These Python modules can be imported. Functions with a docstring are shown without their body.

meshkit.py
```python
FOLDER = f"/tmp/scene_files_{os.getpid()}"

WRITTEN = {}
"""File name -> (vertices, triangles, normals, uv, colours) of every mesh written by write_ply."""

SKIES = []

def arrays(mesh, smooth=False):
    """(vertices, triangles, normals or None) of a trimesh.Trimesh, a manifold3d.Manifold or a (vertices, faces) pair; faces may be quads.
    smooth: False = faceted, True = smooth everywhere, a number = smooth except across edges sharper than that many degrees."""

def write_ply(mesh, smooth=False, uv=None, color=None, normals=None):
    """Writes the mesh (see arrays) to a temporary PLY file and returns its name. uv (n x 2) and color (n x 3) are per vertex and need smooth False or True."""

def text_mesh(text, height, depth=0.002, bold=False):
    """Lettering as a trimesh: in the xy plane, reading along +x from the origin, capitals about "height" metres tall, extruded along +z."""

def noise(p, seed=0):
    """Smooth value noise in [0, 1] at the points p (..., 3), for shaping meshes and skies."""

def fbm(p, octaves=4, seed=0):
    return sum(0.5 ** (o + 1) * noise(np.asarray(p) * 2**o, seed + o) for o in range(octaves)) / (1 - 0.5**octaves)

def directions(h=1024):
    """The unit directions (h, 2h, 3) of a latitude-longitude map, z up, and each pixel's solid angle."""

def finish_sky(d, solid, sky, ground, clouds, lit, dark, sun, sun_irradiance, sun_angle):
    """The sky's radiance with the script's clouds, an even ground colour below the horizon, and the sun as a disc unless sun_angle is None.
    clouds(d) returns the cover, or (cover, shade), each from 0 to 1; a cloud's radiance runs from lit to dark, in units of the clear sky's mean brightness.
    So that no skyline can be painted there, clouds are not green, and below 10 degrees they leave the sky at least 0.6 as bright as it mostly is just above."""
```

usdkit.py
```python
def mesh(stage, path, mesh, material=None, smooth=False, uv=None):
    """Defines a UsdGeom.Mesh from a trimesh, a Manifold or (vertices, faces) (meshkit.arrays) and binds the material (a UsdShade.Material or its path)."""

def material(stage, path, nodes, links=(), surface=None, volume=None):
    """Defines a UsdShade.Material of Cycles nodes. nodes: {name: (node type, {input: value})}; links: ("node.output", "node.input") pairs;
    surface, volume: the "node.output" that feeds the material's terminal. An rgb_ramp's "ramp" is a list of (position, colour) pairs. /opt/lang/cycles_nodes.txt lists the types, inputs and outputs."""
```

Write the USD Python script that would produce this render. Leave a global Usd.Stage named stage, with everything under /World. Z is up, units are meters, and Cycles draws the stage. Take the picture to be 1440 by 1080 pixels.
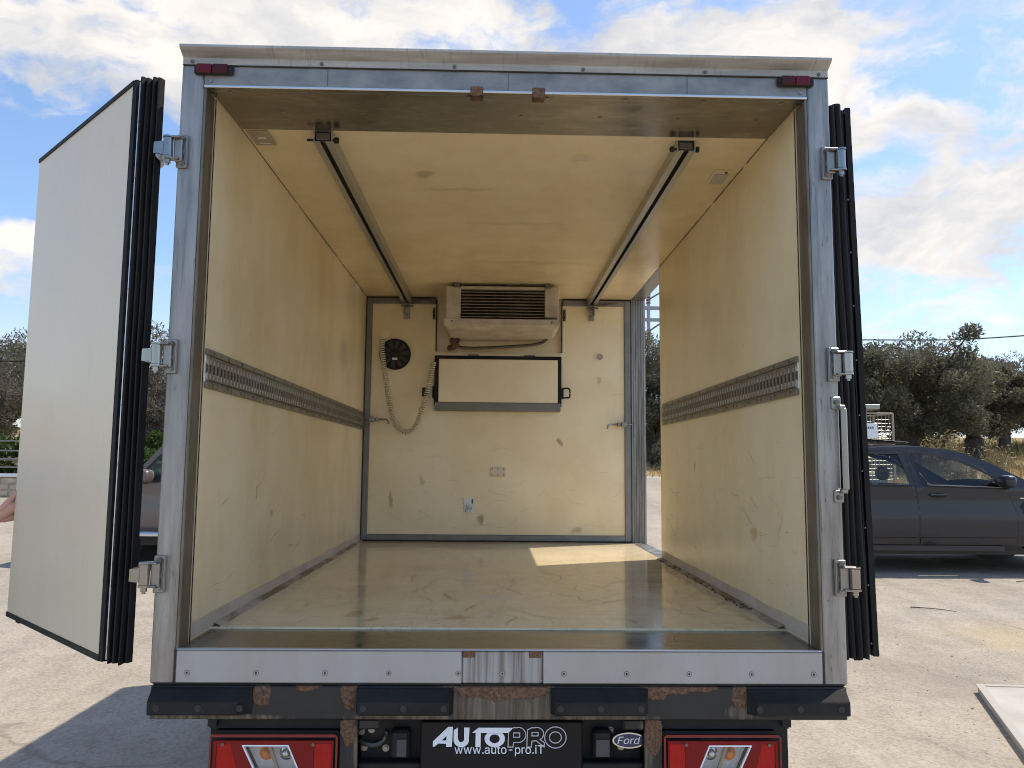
import math, random
import numpy as np, trimesh, usdkit, meshkit
from shapely.geometry import Polygon, box as sbox, LineString, Point
from shapely.ops import unary_union
from shapely import affinity
import manifold3d as m3
from pxr import Usd, UsdGeom, UsdLux, UsdShade, Gf, Sdf, Vt

stage = Usd.Stage.CreateInMemory()
UsdGeom.SetStageUpAxis(stage, 'Z'); UsdGeom.SetStageMetersPerUnit(stage, 1.0)
UsdGeom.Xform.Define(stage, '/World'); UsdGeom.Scope.Define(stage, '/World/Looks')
rng = np.random.default_rng(7); random.seed(7)
Z0 = 0.8                                     # height of the box's lower edge above the ground

# ------------------------------------------------------------------ camera, sky, sun, exposure
CAM = np.array([-0.0374, -2.5197, 0.6723 + Z0]); YAW, PITCH, ROLL, FPX = 0.0234, 0.102, 0.0092, 1109.64
fwd = np.array([math.sin(YAW)*math.cos(PITCH), math.cos(YAW)*math.cos(PITCH), math.sin(PITCH)])
r0 = np.array([math.cos(YAW), -math.sin(YAW), 0]); u0 = np.cross(r0, fwd)
right = r0*math.cos(ROLL) + u0*math.sin(ROLL); upv = -r0*math.sin(ROLL) + u0*math.cos(ROLL)
cam = UsdGeom.Camera.Define(stage, '/World/camera')
cam.CreateHorizontalApertureAttr(36.0); cam.CreateVerticalApertureAttr(27.0); cam.CreateFocalLengthAttr(36.0*FPX/1440)
cam.CreateClippingRangeAttr(Gf.Vec2f(0.05, 3000)); cam.CreateExposureAttr(1.42)
M = Gf.Matrix4d(*right, 0, *upv, 0, *(-fwd), 0, *CAM, 1)
cam.AddTransformOp().Set(M)
SUN_EL = math.radians(62.0); sd = np.array([0.911, 0.411, 0]); sd /= np.linalg.norm(sd)
SUN = np.array([sd[0]*math.cos(SUN_EL), sd[1]*math.cos(SUN_EL), math.sin(SUN_EL)])
SUN_I, SKY_S = 0.5, 0.12

class NB:
    """Collects the nodes of one material."""
    def __init__(s, name): s.name, s.nodes, s.links = name, {}, []
    def __call__(s, kind, out, **inp):
        n = f"n{len(s.nodes)}"; plain = {}
        for k, v in inp.items():
            if isinstance(v, str) and '.' in v: s.links.append((v, f"{n}.{k}"))
            else: plain[k] = v
        s.nodes[n] = (kind, plain); return f"{n}.{out}"
    def math(s, t, a, b=0.0, c=0.0): return s('math', 'value', math_type=t, value1=a, value2=b, value3=c)
    def ramp(s, fac, *stops): return s('rgb_ramp', 'color', fac=fac, ramp=[(p, (c,)*3 if np.ndim(c) == 0 else c) for p, c in stops])
    def mixc(s, fac, a, b, t='mix'): return s('mix_color', 'result', blend_type=t, fac=fac, a=a, b=b)
    def done(s, surface=None, volume=None): return usdkit.material(stage, '/World/Looks/' + s.name, s.nodes, s.links, surface=surface, volume=volume)

def pix_dir(px, py):
    d = right*(px-720)/FPX - upv*(py-540)/FPX + fwd
    return d/np.linalg.norm(d)

def build_sky():
    m = NB('sky_air')
    sky = m('sky_texture', 'color', sky_type='single_scattering', sun_disc=False, sun_elevation=SUN_EL, sun_rotation=math.atan2(sd[0], sd[1]), aerosol_density=1.0, ozone_density=2.5)
    d = m('texture_coordinate', 'generated')
    warp = m('noise_texture', 'color', vector=d, scale=5.0, detail=5.0, roughness=0.6)
    wv = m('vector_math', 'vector', math_type='multiply_add', vector1=warp, vector2=(.16, .16, .10), vector3=d)
    flat = m('mapping', 'vector', vector=wv, scale=(1.0, 1.0, 2.4))
    n1 = m('noise_texture', 'fac', vector=flat, scale=4.2, detail=9.0, roughness=0.58)
    n2 = m('noise_texture', 'fac', vector=flat, scale=17.0, detail=6.0, roughness=0.62)
    n = m.math('add', m.math('multiply', n1, 1.0), m.math('multiply', n2, 0.60))
    total = m.math('add', n, -0.80 - 0.10)
    blobs = [(330, 30, 520, 95, .34), (120, 130, 200, 60, .12), (20, 200, 60, 22, .17), (10, 345, 90, 50, .20), (120, 225, 160, 45, -.20), (60, 280, 120, 26, -.22), (230, 330, 60, 160, .05), (20, 490, 160, 30, .1),
             (1010, 40, 200, 80, .30), (1200, 60, 150, 90, .16), (1120, 110, 140, 60, .16), (835, 60, 26, 70, -.26), (1390, 70, 90, 45, -.10), (1310, 185, 140, 30, .16), (1240, 225, 120, 18, -.16), (1300, 128, 90, 18, -.12),
             (1330, 298, 190, 46, .30), (1440, 250, 120, 36, .25), (1300, 365, 200, 26, .12), (1390, 415, 120, 36, .24), (1260, 400, 60, 22, -.1), (1330, 250, 40, 20, -.08)]
    nd = m('vector_math', 'vector', math_type='normalize', vector1=wv)
    for px, py, rx, ry, w in blobs:
        c = pix_dir(px, py); e1 = np.cross(c, [0, 0, 1.0]); e1 /= np.linalg.norm(e1); e2 = np.cross(e1, c)
        off = np.array([.08, .08, .05])        # the warp's mean shift
        cc = c + off; 
        x = m.math('multiply_add', m('vector_math', 'value', math_type='dot_product', vector1=wv, vector2=tuple(e1*FPX/rx*.93)), 1.0, -float(cc @ e1)*FPX/rx*.93)
        y = m.math('multiply_add', m('vector_math', 'value', math_type='dot_product', vector1=wv, vector2=tuple(e2*FPX/ry*.93)), 1.0, -float(cc @ e2)*FPX/ry*.93)
        r2 = m.math('add', m.math('multiply', x, x), m.math('multiply', y, y))
        g = m.math('exponent', m.math('multiply', r2, -0.9))
        # only the hemisphere of the blob
        front = m.math('greater_than', m('vector_math', 'value', math_type='dot_product', vector1=d, vector2=tuple(c)), 0.3)
        total = m.math('add', total, m.math('multiply', m.math('multiply', g, front), w))
    cover = m('map_range', 'result', range_type='smoothstep', value=total, from_min=-0.05, from_max=0.25, to_min=0.0, to_max=1.0, clamp=True)
    z = m('separate_xyz', 'z', vector=d)
    low = m('map_range', 'result', value=z, from_min=0.0, from_max=0.24, to_min=0.55, to_max=0.0, clamp=True)
    cover = m.math('maximum', cover, low)
    cover = m.math('multiply', cover, 0.96)
    shade = m('map_range', 'result', value=m('noise_texture', 'fac', vector=flat, scale=6.0, detail=6.0, roughness=0.6, distortion=.4), from_min=0.32, from_max=0.62, to_min=0.0, to_max=1.0, clamp=True)
    ccol = m.mixc(shade, tuple(v*CLOUD for v in (.66, .68, .72)), tuple(v*CLOUD for v in (1.08, 1.01, .93)))
    sky2 = m.mixc(1.0, sky, SKYTINT, 'multiply')
    col = m.mixc(cover, sky2, ccol)
    b = m('background_shader', 'background', color=col, strength=SKY_S)
    return m.done(b)
CLOUD, SKYTINT = 3.15, (.62, .65, .68)
dome = UsdLux.DomeLight.Define(stage, '/World/sky')
UsdShade.MaterialBindingAPI.Apply(dome.GetPrim()).Bind(build_sky())
dome.GetPrim().SetCustomDataByKey('kind', 'structure')
sun = UsdLux.DistantLight.Define(stage, '/World/sun')
sun.CreateIntensityAttr(SUN_I); sun.CreateAngleAttr(0.53); sun.CreateNormalizeAttr(True); sun.CreateColorAttr(Gf.Vec3f(1.0, 0.90, 0.76))
zx = SUN; xx = np.cross([0, 0, 1.0], zx); xx /= np.linalg.norm(xx); yx = np.cross(zx, xx)
sun.AddTransformOp().Set(Gf.Matrix4d(*xx, 0, *yx, 0, *zx, 0, 0, 0, 60, 1))

# ------------------------------------------------------------------ scene helpers
used = {}
def numbered(parent, name):
    k = (parent, name); used[k] = used.get(k, -1) + 1
    return f"{parent}/{name}" + (f"_{used[k]:03d}" if used[k] else "")
ORG = {}
def data(p, **kw):
    for k, v in kw.items():
        if v: p.SetCustomDataByKey(k, v)
    return p
def thing(name, label, cat, loc=(0, 0, 0), rotz=0, group=None, kind=None):
    path = numbered('/World', name); x = UsdGeom.Xform.Define(stage, path)
    x.AddTranslateOp().Set(Gf.Vec3d(*map(float, loc)))
    if rotz: x.AddRotateZOp().Set(float(rotz))
    ORG[path] = np.array(loc, float)
    return data(x.GetPrim(), label=label, category=cat, group=group, kind=kind)
def arr(mesh):
    if hasattr(mesh, 'to_mesh'):
        q = mesh.to_mesh(); return trimesh.Trimesh(q.vert_properties[:, :3], q.tri_verts, process=False)
    if isinstance(mesh, (tuple, list)) and not isinstance(mesh[0], trimesh.Trimesh): 
        f = np.asarray(mesh[1]); 
        if f.shape[1] == 4: f = np.vstack([f[:, [0, 1, 2]], f[:, [0, 2, 3]]])
        return trimesh.Trimesh(np.asarray(mesh[0], float), f, process=False)
    if isinstance(mesh, list): return trimesh.util.concatenate(mesh)
    return mesh
def obj(name, mesh, material, parent=None, smooth=30, label=None, cat=None, group=None, kind=None, local=False):
    """One Mesh prim; vertices come in world coordinates and are moved to the thing's own origin."""
    mesh = arr(mesh); pp = str(parent.GetPath()) if parent else '/World'
    path = numbered(pp, name)
    root = '/'.join(pp.split('/')[:3])
    if parent and not local:
        mesh = mesh.copy(); mesh.vertices = mesh.vertices - ORG.get(root, np.zeros(3))
    g = usdkit.mesh(stage, path, mesh, material, smooth=smooth)
    return data(g.GetPrim(), label=label, category=cat, group=group, kind=kind)
def dup(src, loc, rotz, label, group=None, scale=None):
    was = src.GetCustomData(); path = numbered('/World', src.GetName().split('_0')[0])
    x = UsdGeom.Xform.Define(stage, path)
    x.GetPrim().GetReferences().AddInternalReference(src.GetPath())
    x.ClearXformOpOrder(); x.AddTranslateOp().Set(Gf.Vec3d(*map(float, loc))); x.AddRotateZOp(opSuffix='turn').Set(float(rotz))
    if scale: x.AddScaleOp().Set(Gf.Vec3f(*scale))
    x.GetPrim().SetInstanceable(True)
    data(x.GetPrim(), label=label, category=was['category'])
    x.GetPrim().SetCustomDataByKey('group', group or was.get('group') or '')
    return x.GetPrim()

def bx(x0, x1, y0, y1, z0, z1, bev=0.0):
    if x1 < x0: x0, x1 = x1, x0
    if y1 < y0: y0, y1 = y1, y0
    if bev <= 0:
        b = trimesh.creation.box([x1-x0, y1-y0, z1-z0]); b.apply_translation([(x0+x1)/2, (y0+y1)/2, (z0+z1)/2]); return b
    bev = min(bev, .49*min(x1-x0, y1-y0, z1-z0)); pts = []
    for sx in (0, 1):
        for sy in (0, 1):
            for sz in (0, 1):
                c = np.array([x1 if sx else x0, y1 if sy else y0, z1 if sz else z0]); s = np.array([1-2*sx, 1-2*sy, 1-2*sz])*bev
                for k in range(3):
                    o = s.copy(); o[k] = 0; pts.append(c+o)
    return trimesh.convex.convex_hull(np.array(pts))
def cyl(a, b, r, n=16, r2=None):
    a, b = np.asarray(a, float), np.asarray(b, float)
    return tube([a, b], [r, r if r2 is None else r2], n)
def tube(path, r, n=8, cap=True, up=None):
    p = np.asarray(path, float); k = len(p); r = np.broadcast_to(np.asarray(r, float), (k,))
    t = np.gradient(p, axis=0); t /= np.linalg.norm(t, axis=1, keepdims=True)+1e-12
    ref = np.array([0, 0, 1.0]) if abs(t[:, 2]).mean() < .8 else np.array([1.0, 0, 0])
    a = np.cross(t, ref); a /= np.linalg.norm(a, axis=1, keepdims=True)+1e-12; b = np.cross(a, t)
    an = np.arange(n)*2*np.pi/n
    v = p[:, None] + r[:, None, None]*(np.cos(an)[None, :, None]*a[:, None] + np.sin(an)[None, :, None]*b[:, None])
    i, j = np.meshgrid(np.arange(k-1), np.arange(n), indexing='ij')
    q = np.stack([i*n+j, (i+1)*n+j, (i+1)*n+(j+1) % n, i*n+(j+1) % n], -1).reshape(-1, 4)
    f = [q[:, [0, 1, 2]], q[:, [0, 2, 3]]]; v = v.reshape(-1, 3)
    if cap:
        v = np.vstack([v, p[0], p[-1]]); c0, c1 = k*n, k*n+1; jj = np.arange(n)
        f += [np.stack([np.full(n, c0), jj, (jj+1) % n], 1), np.stack([np.full(n, c1), (k-1)*n+(jj+1) % n, (k-1)*n+jj], 1)]
    m = trimesh.Trimesh(v, np.vstack(f), process=False); m.invert(); m.fix_normals() if k*n < 2000 else None
    return m
def poly3(poly, depth, M):
    """Extrudes shapely polygon(s) by depth; M maps (u, v, w) rows to world: list of three vectors and an origin."""
    gs = [g for g in getattr(poly, 'geoms', [poly]) if g.area > 1e-9]
    m = trimesh.util.concatenate([trimesh.creation.extrude_polygon(g, depth, engine='earcut') for g in gs])
    U, V, W, O = map(lambda a: np.asarray(a, float), M)
    m.vertices = O + m.vertices[:, :1]*U + m.vertices[:, 1:2]*V + m.vertices[:, 2:]*W
    if np.dot(np.cross(U, V), W) < 0: m.invert()
    return m
BACK = ([1, 0, 0], [0, 0, 1], [0, -1, 0])          # drawn as seen by somebody who looks along +y; depth comes towards him
def back_poly(poly, depth, y): return poly3(poly, depth, (*BACK, [0, y, Z0]))
def cat(*ms):
    out = []
    for m in ms: out += list(m) if isinstance(m, (list, tuple)) else [m]
    return trimesh.util.concatenate(out)
def tb(*a, **k):                                     # truck-frame box: z measured from the box's lower edge
    m = bx(*a, **k); m.apply_translation([0, 0, Z0]); return m
def tz(m): m.apply_translation([0, 0, Z0]); return m

# ------------------------------------------------------------------ materials
def simple(name, col, rough=.5, metallic=0.0, **kw):
    m = NB(name); return m.done(m('principled_bsdf', 'BSDF', base_color=col, roughness=rough, metallic=metallic, **kw))
def worn(name, c1, c2, scale=2.5, rough=(.4, .55), metallic=0.0, stretch=(1, 1, 1), bump=.0, bscale=90., lo=.35, hi=.65, scratch=None, spots=(), **kw):
    m = NB(name); pos = m('geometry', 'position')
    v = m('mapping', 'vector', vector=pos, scale=stretch)
    n = m('noise_texture', 'fac', vector=v, scale=scale, detail=6., roughness=.6)
    col = m.ramp(n, (lo, c1), (hi, c2))
    fine = m('noise_texture', 'fac', vector=pos, scale=bscale, detail=3., roughness=.6)
    col = m.mixc(.25, col, m.ramp(fine, (.3, .72), (.7, 1.0)), 'multiply')
    if scratch:
        for (st, sc, lo_, hi_, colr, amount) in scratch:
            sv = m('mapping', 'vector', vector=pos, scale=st[:3], rotation=st[3:])
            sn = m('noise_texture', 'fac', vector=sv, scale=sc, detail=4., roughness=.55)
            pm = m('noise_texture', 'fac', vector=pos, scale=2.2, detail=3.)
            f = m.math('multiply', m('map_range', 'result', value=sn, from_min=lo_, from_max=hi_, to_min=0., to_max=amount, clamp=True), m('map_range', 'result', value=pm, from_min=.38, from_max=.62, to_min=.05, to_max=1., clamp=True))
            col = m.mixc(f, col, colr)
    wn = m('noise_texture', 'color', vector=pos, scale=9., detail=4.)
    wp = m('vector_math', 'vector', math_type='multiply_add', vector1=wn, vector2=(.12, .12, .12), vector3=pos)
    for (c, r, colr, amount) in spots:
        c = np.array(c, float) + np.array([.06, .06, .06 + Z0])
        df = m('vector_math', 'vector', math_type='subtract', vector1=wp, vector2=tuple(c))
        ds = m('vector_math', 'vector', math_type='divide', vector1=df, vector2=tuple(np.broadcast_to(r, 3)))
        f = m('map_range', 'result', range_type='smoothstep', value=m('vector_math', 'value', math_type='length', vector1=ds), from_min=.35, from_max=1., to_min=amount, to_max=0., clamp=True)
        col = m.mixc(f, col, colr)
    ro = m('map_range', 'result', value=n, from_min=lo, from_max=hi, to_min=rough[0], to_max=rough[1], clamp=True)
    kw2 = dict(kw)
    if bump:
        kw2['normal'] = m('bump', 'normal', height=fine, strength=bump, distance=.004)
    return m.done(m('principled_bsdf', 'BSDF', base_color=col, roughness=ro, metallic=metallic, **kw2))

D = 3.358
CR1, CR2 = (.80, .645, .375), (.91, .785, .535)
GR = (.30, .235, .14)
fine_scr = [((1.2, 1.2, 26, .5, .25, 0), 9., .66, .72, (.34, .27, .17), .55), ((1, 1, 34, -.35, -.3, .2), 7., .68, .73, (.42, .34, .22), .5), ((24, 24, .8, 0, 0, 0), 5., .62, .75, (.62, .55, .40), .5)]
CREAM_WALL = worn('cream_wall_skin', CR1, CR2, 1.7, (.27, .38), stretch=(1, 1, .6), bump=.06, bscale=140., scratch=fine_scr,
    spots=[((-1, 2.52, 1.37), (.3, .17, .17), (.45, .36, .23), .35), ((1.0, .62, .42), (.3, .05, .04), (.5, .27, .1), .55), ((1.0, 1.55, .68), (.3, .03, .05), (.33, .25, .16), .6),
           ((-1, .75, .55), (.3, .02, .03), (.3, .2, .12), .6), ((-1, 1.0, .45), (.3, .025, .02), (.3, .2, .12), .5)])
CREAM_FRONT = worn('cream_front_wall_skin', CR1, CR2, 1.6, (.3, .4), bump=.08, bscale=120., scratch=[((1, 1, 30, .1, .05, 0), 5., .66, .72, (.42, .33, .2), .5), ((26, 1, 1, 0, 0, 0), 5., .64, .74, (.48, .4, .27), .4)],
    spots=[((.47, D, .84), (.03, .2, .045), (.32, .17, .09), .75), ((-.78, D, .42), (.022, .2, .09), (.36, .23, .12), .7), ((-.12, D, .27), (.04, .2, .045), (.32, .18, .09), .75), ((.58, D, .2), (.05, .2, .035), (.38, .28, .16), .6),
           ((.75, D, 1.32), (.02, .2, .03), (.36, .27, .16), .5), ((-.55, D, .55), (.015, .2, .07), (.42, .33, .2), .5)])
CREAM_CEIL = worn('cream_ceiling_skin', (.82, .65, .375), (.91, .765, .49), 2.0, (.24, .34), bump=.10, bscale=60.,
    spots=[((-.35, .82, 1.93), (.05, .05, .3), (.36, .27, .16), .6), ((-.2, 1.0, 1.93), (.20, .03, .3), (.45, .35, .2), .45), ((.3, .6, 1.93), (.08, .05, .3), (.5, .4, .24), .4), ((.05, 1.5, 1.93), (.4, .03, .3), (.5, .4, .25), .35), ((.2, 2.3, 1.93), (.5, .05, .3), (.52, .42, .26), .35)])
CREAM_FLOOR = worn('cream_floor_skin', (.79, .645, .40), (.88, .76, .52), 2.6, (.07, .15), stretch=(.7, 1.6, 1), bump=.03, bscale=50., lo=.3, hi=.7,
    scratch=[((1.6, 30, 1, 0, 0, .75), 7., .57, .66, (.34, .25, .14), .65), ((1.4, 34, 1, 0, 0, -.9), 6., .58, .66, (.36, .27, .16), .6), ((.8, 16, 1, 0, 0, .06), 5., .52, .70, (.52, .41, .26), .6), ((30, 1.4, 1, 0, 0, .2), 5., .58, .67, (.36, .27, .17), .55)],
    spots=[((-.55, .55, .107), (.06, .07, .3), (.42, .24, .09), .7), ((-.16, .48, .107), (.06, .07, .3), (.45, .26, .09), .75), ((-.47, .44, .107), (.04, .04, .3), (.3, .25, .15), .6), ((-.02, .95, .107), (.10, .12, .3), (.66, .62, .56), .7), ((-.35, 1.9, .107), (.3, .25, .3), (.52, .38, .22), .45)])
CREAM_DOOR = worn('cream_door_skin', (.655, .54, .375), (.705, .59, .42), 1.1, (.30, .4), bump=.07, bscale=120., scratch=[((14, 14, .5, .05, 0, 0), 3., .62, .72, (.55, .5, .38), .5), ((9, 9, .45, -.1, .1, 0), 4., .68, .72, (.80, .78, .68), .6)])
SEAL_STRIP = worn('peeling_sealant', (.62, .545, .44), (.50, .425, .33), 6., (.6, .8), stretch=(1, .6, 1), bump=.35, bscale=70., lo=.45, hi=.65)
WHITE_PAINT = worn('white_body_paint', (.72, .72, .70), (.78, .78, .77), 2., (.3, .4))
ALU_N = dict(scratch=[((30, 30, 1.1, 0, 0, 0), 4., .56, .68, (.10, .085, .07), .7), ((40, 40, 7, 0, 0, 0), 3., .66, .70, (.03, .026, .02), .9)])
ALU = worn('brushed_aluminium', (.22, .205, .185), (.41, .39, .36), 3., (.28, .5), .8, stretch=(6, 6, .7), bump=.08, bscale=220., **ALU_N)
ALU_H = worn('brushed_aluminium_header', (.23, .22, .20), (.36, .345, .32), 3., (.42, .58), .8, stretch=(3, 3, 5), bump=.10, bscale=260., scratch=[((16, 4, .8, 0, 0, 0), 3., .60, .72, (.28, .27, .26), .6)])
CAP = worn('weathered_roof_trim', (.32, .295, .26), (.50, .47, .42), 4., (.45, .6), .5, stretch=(.8, 6, 8), scratch=[((26, 2, 3, 0, 0, 0), 4., .58, .68, (.22, .18, .14), .7)])
SILL = worn('sill_aluminium', (.36, .345, .32), (.43, .415, .39), 2.4, (.42, .55), .6, stretch=(2.5, 2, .6), bump=.05, bscale=200., scratch=[((34, 2, 1.2, 0, 0, 0), 3., .62, .72, (.35, .33, .30), .6)])
SILL_DIRTY = worn('streaked_sill_aluminium', (.19, .165, .145), (.38, .37, .35), 3.2, (.42, .55), .55, stretch=(14, 2, .5), lo=.38, hi=.55, bump=.05, bscale=200.)
STAINLESS = worn('dull_stainless', (.21, .185, .15), (.33, .30, .25), 3., (.16, .30), .92, stretch=(1.2, 3, 1), bump=.05, bscale=80., scratch=[((2.5, 9, 1, 0, 0, .1), 5., .56, .66, (.20, .16, .11), .65)])
THRESH = worn('threshold_stainless', (.12, .108, .085), (.20, .183, .147), 3., (.10, .22), .9, stretch=(1.2, 4, 1), bump=.04, bscale=80., scratch=[((1.5, 12, 1, 0, 0, .05), 4., .54, .66, (.36, .34, .30), .5)])
JAMB = worn('grimy_jamb_metal', (.12, .10, .075), (.25, .22, .175), 6., (.35, .6), .7, stretch=(3, 3, .6), scratch=[((20, 20, 1.2, 0, 0, 0), 5., .58, .66, (.08, .06, .045), .8)])
STEEL = simple('polished_steel', (.34, .325, .30), .2, 1.0)
ZINC = simple('zinc_steel', (.30, .285, .26), .34, .9)
DARKSTEEL = simple('dark_steel', (.16, .145, .12), .45, .7)
TRACK = simple('track_aluminium', (.50, .485, .45), .34, .85)
TRACK_DARK = simple('track_groove', (.07, .065, .055), .6)
RAILM = worn('cargo_rail_zinc', (.235, .21, .165), (.33, .30, .24), 8., (.35, .5), .75, bump=.1, bscale=200.)
RAILSLOT = worn('cargo_rail_recess', (.86, .85, .82), (.90, .89, .87), 12., (.4, .5), .3)
GREYTRIM = worn('grey_rubber_trim', (.165, .16, .145), (.235, .23, .21), 5., (.5, .65), spots=[((-.6, D, 1.9), (.25, .2, .022), (.07, .05, .03), .8), ((.75, D, 1.9), (.2, .2, .022), (.07, .05, .03), .85)])
BLACKGAP = simple('black_grime', (.03, .025, .018), .7)
RUBBER = worn('black_rubber', (.0085, .008, .0075), (.017, .016, .015), 6., (.5, .68), bump=.08, bscale=60., specular_ior_level=.22)
RUBBERG = worn('bleached_rubber', (.009, .0085, .008), (.024, .0225, .021), 7., (.6, .75), bump=.2, bscale=90., stretch=(1, 1, 2), specular_ior_level=.25)
BLACKPL = worn('black_plastic', (.012, .012, .012), (.022, .022, .021), 6., (.45, .6), bump=.08, bscale=200., specular_ior_level=.25)
GLOSSBLK = simple('satin_black_panel', (.006, .006, .007), .30, specular_ior_level=.25)
WHITE = simple('white_lettering', (.80, .81, .83), .5)
GREYLET = simple('grey_lettering', (.62, .63, .65), .5)
NAVY = simple('emblem_blue', (.008, .014, .06), .25, coat_weight=.6)
CHROME = simple('chrome', (.75, .75, .76), .12, 1.0)
COIL = simple('cream_cable', (.66, .58, .42), .45)
EVAP = worn('grimy_evaporator_case', (.42, .36, .27), (.64, .57, .46), 7., (.45, .6), .1, bump=.1, bscale=120.)
FIN = worn('evaporator_fin', (.20, .165, .12), (.36, .31, .24), 9., (.4, .55), .6)
STICKER = simple('white_sticker', (.74, .73, .70), .4)
PRINT = simple('sticker_print', (.10, .10, .10), .6)
LAMPGREY = simple('lamp_lens_grey', (.36, .31, .21), .35)
LAMPGREY2 = simple('milky_lamp_lens', (.48, .45, .36), .3)

def rust_mat(name, spots, streaks=False):
    m = NB(name); pos = m('geometry', 'position')
    n1 = m('noise_texture', 'fac', vector=pos, scale=18., detail=8., roughness=.66)
    fine = m('noise_texture', 'fac', vector=pos, scale=120., detail=4., roughness=.7)
    rust = m.ramp(fine, (.3, (.045, .022, .012)), (.5, (.13, .065, .032)), (.7, (.22, .13, .075)))
    st = m('noise_texture', 'fac', vector=m('mapping', 'vector', vector=pos, scale=(30, 30, 1.5)), scale=2., detail=6., roughness=.7)
    grime = m.ramp(st, (.3, (.02, .017, .014)), (.5, (.10, .075, .05)), (.7, (.21, .17, .125)))
    paint = m.ramp(n1, (.3, (.009, .0085, .008)), (.7, (.017, .016, .0145)))
    tot = m.math('multiply', m.math('subtract', n1, .5), 1.5)
    streak = m.math('multiply', m.math('subtract', st, .5), 1.1)
    tot = m.math('add', tot, -.15); sm = None
    for (c, r, w, kind) in spots:
        ds = m('vector_math', 'vector', math_type='divide', vector1=m('vector_math', 'vector', math_type='subtract', vector1=pos, vector2=(c[0], c[1], c[2]+Z0)), vector2=tuple(r))
        g = m('map_range', 'result', range_type='smoothstep', value=m('vector_math', 'value', math_type='length', vector1=ds), from_min=.2, from_max=1.3, to_min=w, to_max=0., clamp=True)
        if kind == 'g': sm = g if sm is None else m.math('maximum', sm, g)
        else: tot = m.math('add', tot, g)
    f = m('map_range', 'result', value=tot, from_min=.16, from_max=.24, to_min=0., to_max=1., clamp=True)
    if sm is not None:
        gf = m('map_range', 'result', value=m.math('add', streak, sm), from_min=.2, from_max=.5, to_min=0., to_max=.95, clamp=True)
        paint = m.mixc(gf, paint, grime)
    col = m.mixc(f, paint, rust)
    b = m('bump', 'normal', height=m.math('add', f, m.math('multiply', fine, .5)), strength=.6, distance=.003)
    return m.done(m('principled_bsdf', 'BSDF', base_color=col, roughness=m('map_range', 'result', value=f, to_min=.42, to_max=.85), normal=b))
RUSTBEAM = rust_mat('rusty_black_beam', [((0, 0, -.02), (.20, .4, .035), .8, 'r'), ((0, 0, -.07), (.20, .4, .11), .75, 'g'), ((-.735, 0, -.025), (.03, .4, .05), .9, 'r'), ((-.60, 0, -.005), (.05, .4, .022), .8, 'r'), ((-.47, 0, -.03), (.03, .4, .05), .95, 'r'),
    ((.47, 0, -.02), (.05, .4, .03), .9, 'r'), ((.57, 0, -.008), (.10, .4, .022), .85, 'r'), ((.735, 0, -.03), (.03, .4, .05), .95, 'r'), ((.745, 0, -.08), (.06, .4, .03), .7, 'g'), ((-.9, 0, -.1), (.3, .4, .014), .6, 'g'), ((-.3, 0, -.1), (.2, .4, .016), .7, 'g'), ((.3, 0, -.1), (.2, .4, .016), .7, 'g'), ((0, 0, -.0), (1.2, .4, .008), .4, 'r')])
RUSTSTAN = rust_mat('rusty_bracket', [((-.468, 0, -.14), (.03, .4, .05), .8, 'r'), ((.468, 0, -.15), (.035, .4, .07), .85, 'r'), ((.44, 0, -.2), (.03, .4, .12), .5, 'g'), ((-.44, 0, -.2), (.02, .4, .08), .5, 'g')])

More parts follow.
